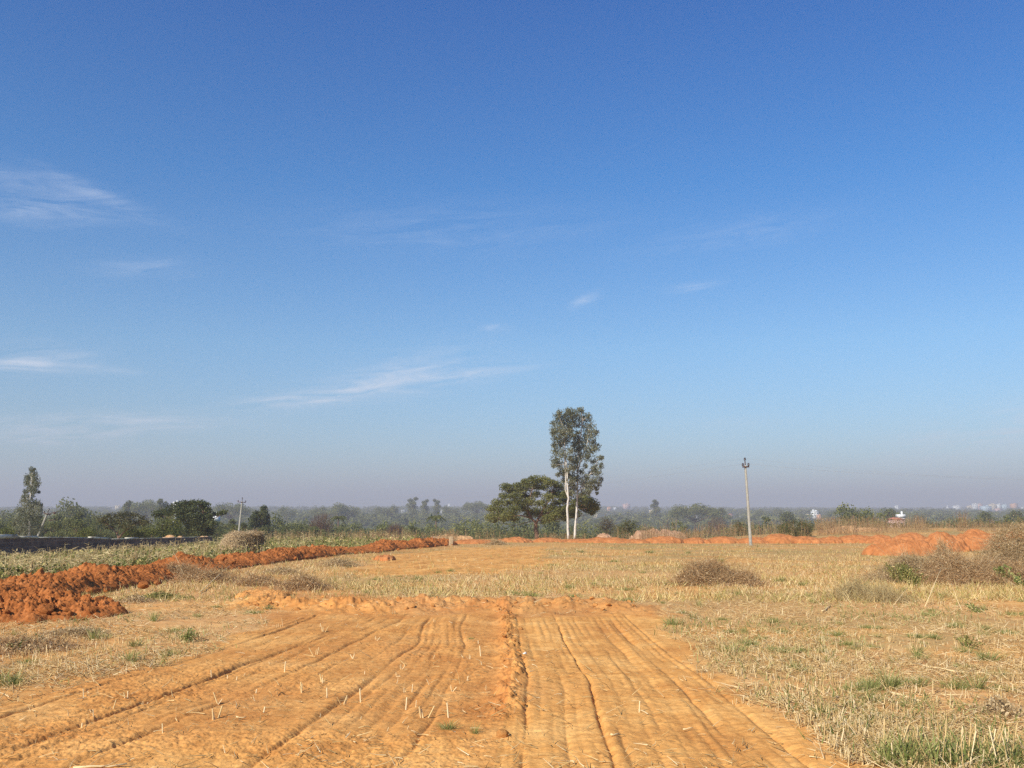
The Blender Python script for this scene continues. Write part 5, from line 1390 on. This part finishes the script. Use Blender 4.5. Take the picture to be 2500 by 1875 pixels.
# front rows on the left and centre, each its own thing
rows = [(138, 4.2, (-20, 660)), (156, 4.2, (0, 900)), (176, 5, (0, 1050)), (200, 6, (-20, 1180)), (232, 6.5, (300, 1400)), (262, 7.5, (700, 2500)), (300, 8.5, (1400, 2520))]
for Y, dx, (p0, p1) in rows:
    px = p0
    while px < p1:
        yy = Y + R.uniform(-10, 10); k = [0, 2, 2, 3, 2, 3, 5, 4][R.randint(8)]
        x = (px - 1250) / FPX * yy; z = float(macro(x, yy))
        lim = np.interp(px, [0, 600, 1200, 2500], [1256, 1284, 1290, 1290]) + R.uniform(-6, 14) - (Y - 150) * .12 * np.interp(px, [0, 600], [1, .6])
        h = np.clip(atY(px, lim, yy)[2] - z, 3.0, 12)
        if not hides(px, yy, z + h, h * .3): put_tree(px, yy, h, k, TYPES[KINDS[k]][1] + ' in the plantation rows below the field', 'plantation trees: ' + TYPES[KINDS[k]][0].replace('_', ' '), R.uniform(1.0, 1.4))
        px += dx / yy * FPX * R.uniform(.7, 1.3)
# the far wood as one mass
LOW = []
for k, kd in enumerate(['round', 'loose', 'column', 'dome', 'loose', 'round']):
    lv, tk = generic_tree(kd, 2000 + k, 9 if kd != 'dome' else 7)
    LOW.append((np.concatenate(lv.v), np.concatenate(lv.f4), np.concatenate(lv.r)))
NEARW = []
for k, kd in enumerate(['round', 'loose', 'column', 'loose', 'loose', 'round']):
    lv, tk = generic_tree(kd, 3000 + k, 44); NEARW.append((np.concatenate(lv.v), np.concatenate(lv.f4), np.concatenate(lv.r)))
mb = MB(); Y = 190.0
while Y < 5200:
    cnt = int(min(1.25 * Y / (5.5 if Y < 500 else 8), 250))
    for j in range(cnt):
        yy = Y * R.uniform(.97, 1.03); x = R.uniform(-.62, .62) * yy
        if fbm(np.array([x / 120]), np.array([yy / 120]), 181, 3)[0] < -.28 and yy > 350: continue
        if yy < 260 and x / yy > .05 and R.rand() < .5: continue
        v, f, r_ = (NEARW if yy < 430 else LOW)[R.randint(6)]; h = R.uniform(5, 10) * (1 if yy < 800 else 1.15); a = R.rand() * 6.28
        zt_ = float(macro(x, yy))
        if hides(1250 + FPX * x / yy, yy, zt_ + h, h * .4): continue
        w = h * R.uniform(.8, 1.2) * (1 if yy < 700 else 1.5)
        ca, sa = math.cos(a) * w, math.sin(a) * w
        V = np.stack([v[:, 0] * ca - v[:, 1] * sa + x, v[:, 0] * sa + v[:, 1] * ca + yy, v[:, 2] * h + float(macro(x, yy)) - .1 * h], 1)
        mb.add(V, f, np.clip(r_ + R.uniform(-.25, .25), 0, 1))
    Y *= 1.045 if Y < 1200 else 1.07
o = mb.build('distant_wood', M_plant); tag(o, 'hazy mass of trees filling the valley up to the horizon', 'woodland', kind='stuff')
# scrub just beyond the crest
mb = MB(); n = 5200
px = R.uniform(-40, 2540, n); yy = R.uniform(108, 175, n); x = (px - 1250) / FPX * yy
k = fbm(x / 9, yy / 9, 191, 3) > -.15; x, yy = x[k], yy[k]; n = len(x)
for q in range(22):
    sz = R.uniform(.25, .9, n)
    mb.leaves(np.stack([x + R.randn(n) * .5, yy + R.randn(n) * .5, macro(x, yy) + R.rand(n) * sz * 1.5], 1), R.uniform(.05, .11, n), .55, R.rand(n))
o = mb.build('scrub', M_bush); tag(o, 'low olive scrub on the slope falling away beyond the crest', 'scrub', kind='stuff')
# a bare reddish tree and a palm
def bare_tree(px, py_top, Y, label):
    x = (px - 1250) / FPX * Y; z = float(macro(x, Y)); h = atY(px, py_top, Y)[2] - z
    root = empty('bare_tree', (x, Y, z)); tag(root, label, 'tree'); mb = MB()
    mb.tube([[0, 0, -.1], [.1, 0, h * .4], [0, 0, h * .8]], [.18, .12, .05], 6)
    mb.build('trunk', M_bark, root); mb = MB(); n = 1500
    q = R.randn(n, 3); q /= np.linalg.norm(q, axis=1, keepdims=True); B = q * (R.rand(n, 1) ** .5) * np.array([h * .30, h * .3, h * .32]) + [0, 0, h * .66]
    mb.stems(B, B - [0, 0, h * .25], R.uniform(.4, 1.2, n), .02, None, R.rand(n)); mb.build('crown', M_bare, root)
bare_tree(790, 1256, 190, 'reddish leafless tree standing in the middle of the green plantation')
bare_tree(968, 1285, 170, 'russet leafless shrub tree behind the scraped patch')
bare_tree(1745, 1262, 260, 'thin leafless tree below the white buildings')
def palm(px, py, Y, label):
    x = (px - 1250) / FPX * Y; z = float(macro(x, Y)); h = atY(px, py, Y)[2] - z
    root = empty('palm_tree', (x, Y, z)); tag(root, label, 'palm tree'); mb = MB()
    mb.tube([[0, 0, -.1], [.1, .1, h * .5], [0, 0, h]], [.2, .15, .12], 7); mb.build('trunk', M_bark, root)
    mb = MB()
    for k in range(18):
        a = k * .9; el = R.uniform(-.2, 1.1)
        P = [np.array([math.cos(a) * t * 2.4 * math.cos(el * .6), math.sin(a) * t * 2.4 * math.cos(el * .6), h + math.sin(el) * t * 1.8 - t * t * 1.5]) for t in np.linspace(0, 1, 7)]
        P = np.array(P)
        for j in range(6):
            n = 8; t = R.rand(n, 1); Q = P[j] + (P[j + 1] - P[j]) * t
            side = np.array([-math.sin(a), math.cos(a), 0])
            for sg in (-1, 1): mb.blades(Q, np.tile(side * sg + [0, 0, -.4], (n, 1)), .5, .03, np.tile([0, 0, -.15], (n, 1)), R.rand(n))
    mb.build('fronds', M_weep, root)
palm(1066, 1262, 210, 'pale green palm rising from the dark woods left of the acacia')
palm(830, 1262, 230, 'faint palm in the plantation left of the scraped patch')

# ------------------------------------------------------------------ haze
m = bpy.data.materials.new('haze'); m.use_nodes = True; nt = m.node_tree
nt.nodes.remove(nt.nodes['Principled BSDF']); pv = nt.nodes.new('ShaderNodeVolumePrincipled')
HAZE_D = 0.0005
pv.inputs['Density'].default_value = HAZE_D; pv.inputs['Color'].default_value = (.62, .61, .66, 1); pv.inputs['Anisotropy'].default_value = 0.0
nt.links.new(pv.outputs[0], nt.nodes['Material Output'].inputs['Volume'])
mb = MB(); zt, zb_ = 150.0, -24.0
mb.box((0, 4480, (zt + zb_) / 2), (60000 / 6, 4560, (zt - zb_) / 2)); o = mb.build('haze', m); tag(o, kind='stuff', label='thin bluish haze lying over the valley', cat='haze')

# ------------------------------------------------------------------ sun, sky, camera
SUN_EL = math.radians(35); toS = np.array([-.62, -.785]); toS /= np.linalg.norm(toS)
sun = bpy.data.lights.new('sun', 'SUN'); sun.energy = 4.2; sun.angle = math.radians(.5); sun.color = (1, .93, .82)
so = bpy.data.objects.new('sun', sun); COL.objects.link(so)
from mathutils import Vector
sd = Vector((toS[0] * math.cos(SUN_EL), toS[1] * math.cos(SUN_EL), math.sin(SUN_EL)))
so.rotation_euler = sd.to_track_quat('Z', 'Y').to_euler(); so.location = sd * 50
w = bpy.data.worlds.new('World'); SC.world = w; w.use_nodes = True; nt = w.node_tree
bg = nt.nodes['Background']; bg.inputs[1].default_value = .10
sky = nt.nodes.new('ShaderNodeTexSky'); sky.sky_type = 'NISHITA'; sky.sun_disc = False
sky.sun_elevation = SUN_EL; sky.sun_rotation = math.atan2(toS[0], toS[1]); sky.altitude = 900; sky.air_density = 1.0; sky.dust_density = .6; sky.ozone_density = 2.5
tc = nt.nodes.new('ShaderNodeTexCoord'); sep = nt.nodes.new('ShaderNodeSeparateXYZ'); nt.links.new(tc.outputs['Generated'], sep.inputs[0])
az = math_(nt, 'ARCTAN2', sep.outputs[0], sep.outputs[1]); el = math_(nt, 'ARCSINE', sep.outputs[2])
col = sky.outputs[0]
# the deep, saturated blue of the clear upper sky
tint = ramp(nt, math_(nt, 'DIVIDE', el, .7, clamp=True), [(0, (.58, .64, .68)), (.25, (.48, .76, .88)), (.5, (.16, .64, .98)), (.9, (.0, .44, 1.0))])
col = mix(nt, col, tint, 1.0, 'MULTIPLY')
# cirrus wisps
def azel(px, py):
    dx, dy, dz = ray(px, py); return math.atan2(dx, dy), math.atan2(dz, math.hypot(dx, dy))
CLOUDS = [(60, 512, 210, 30, 4, .30), (250, 480, 150, 20, -16, .28), (90, 455, 200, 34, -10, .15), (85, 868, 150, 32, 6, .44), (60, 895, 190, 16, 2, .5), (250, 900, 90, 8, -3, .3), (900, 950, 330, 36, 9, .34), (990, 905, 200, 50, 14, .32), (1180, 912, 140, 16, 6, .26), (820, 965, 180, 16, 4, .24),
          (290, 1035, 300, 28, 3, .60), (130, 1065, 190, 24, 2, .50), (1425, 736, 44, 14, 25, .34), (1210, 800, 34, 9, 4, .34), (1690, 701, 70, 10, 4, .26), (1800, 572, 260, 40, 5, .12), (350, 655, 130, 26, 8, .20), (1820, 1032, 120, 16, 3, .20), (2420, 1075, 330, 66, 12, .50), (1100, 560, 420, 60, 2, .10), (700, 980, 120, 12, 3, .3)]
nv = nt.nodes.new('ShaderNodeCombineXYZ'); nt.links.new(math_(nt, 'MULTIPLY', az, 9.0), nv.inputs[0]); nt.links.new(math_(nt, 'ADD', math_(nt, 'MULTIPLY', el, 62.0), math_(nt, 'MULTIPLY', az, -6.0)), nv.inputs[1])
nz = noise(nt, 1.0, 8, .62, nv.outputs[0], 1.2)
nv2 = nt.nodes.new('ShaderNodeCombineXYZ'); nt.links.new(math_(nt, 'MULTIPLY', az, 30.0), nv2.inputs[0]); nt.links.new(math_(nt, 'MULTIPLY', el, 90.0), nv2.inputs[1])
nz2 = noise(nt, 1.0, 6, .6, nv2.outputs[0], .8)
tex = math_(nt, 'MULTIPLY', ramp(nt, nz, [(.36, (0, 0, 0)), (.70, (1, 1, 1))]), ramp(nt, nz2, [(.25, (.45, .45, .45)), (.7, (1, 1, 1))]))
tot = None
for (px, py, rx, ry, rot, st) in CLOUDS:
    a0, e0 = azel(px, py); a1, _ = azel(px + 10, py); ra = abs(a1 - a0) / 10 * rx; re_ = ry / FPX; th = math.radians(rot)
    da = math_(nt, 'SUBTRACT', az, a0); de = math_(nt, 'SUBTRACT', el, e0)
    p = math_(nt, 'ADD', math_(nt, 'MULTIPLY', da, math.cos(th) / ra), math_(nt, 'MULTIPLY', de, math.sin(th) / ra))
    q = math_(nt, 'ADD', math_(nt, 'MULTIPLY', da, -math.sin(th) / re_), math_(nt, 'MULTIPLY', de, math.cos(th) / re_))
    d2 = math_(nt, 'ADD', math_(nt, 'MULTIPLY', p, p), math_(nt, 'MULTIPLY', q, q))
    f = math_(nt, 'MULTIPLY', math_(nt, 'EXPONENT', math_(nt, 'MULTIPLY', d2, -1.3)), st)
    tot = f if tot is None else math_(nt, 'ADD', tot, f)
cf = math_(nt, 'MULTIPLY', math_(nt, 'MULTIPLY', tot, tex), 1.5, clamp=True)
col = mix(nt, col, (5.2, 5.6, 6.4), cf)
nt.links.new(col, bg.inputs[0])

cam = bpy.data.cameras.new('camera'); co = bpy.data.objects.new('camera', cam); COL.objects.link(co)
cam.sensor_width = 36; cam.lens = 36 * FPX / 2500; cam.clip_start = .1; cam.clip_end = 20000
co.location = (0, 0, H); co.rotation_euler = (math.radians(90) + PITCH, 0, 0); SC.camera = co
SC.view_settings.view_transform = 'Standard'; SC.view_settings.look = 'None'; SC.view_settings.exposure = .70; SC.view_settings.gamma = 1
SC.cycles.use_denoising = False; SC.cycles.volume_bounces = 1; SC.cycles.max_bounces = 6; SC.cycles.diffuse_bounces = 3; SC.cycles.transparent_max_bounces = 8
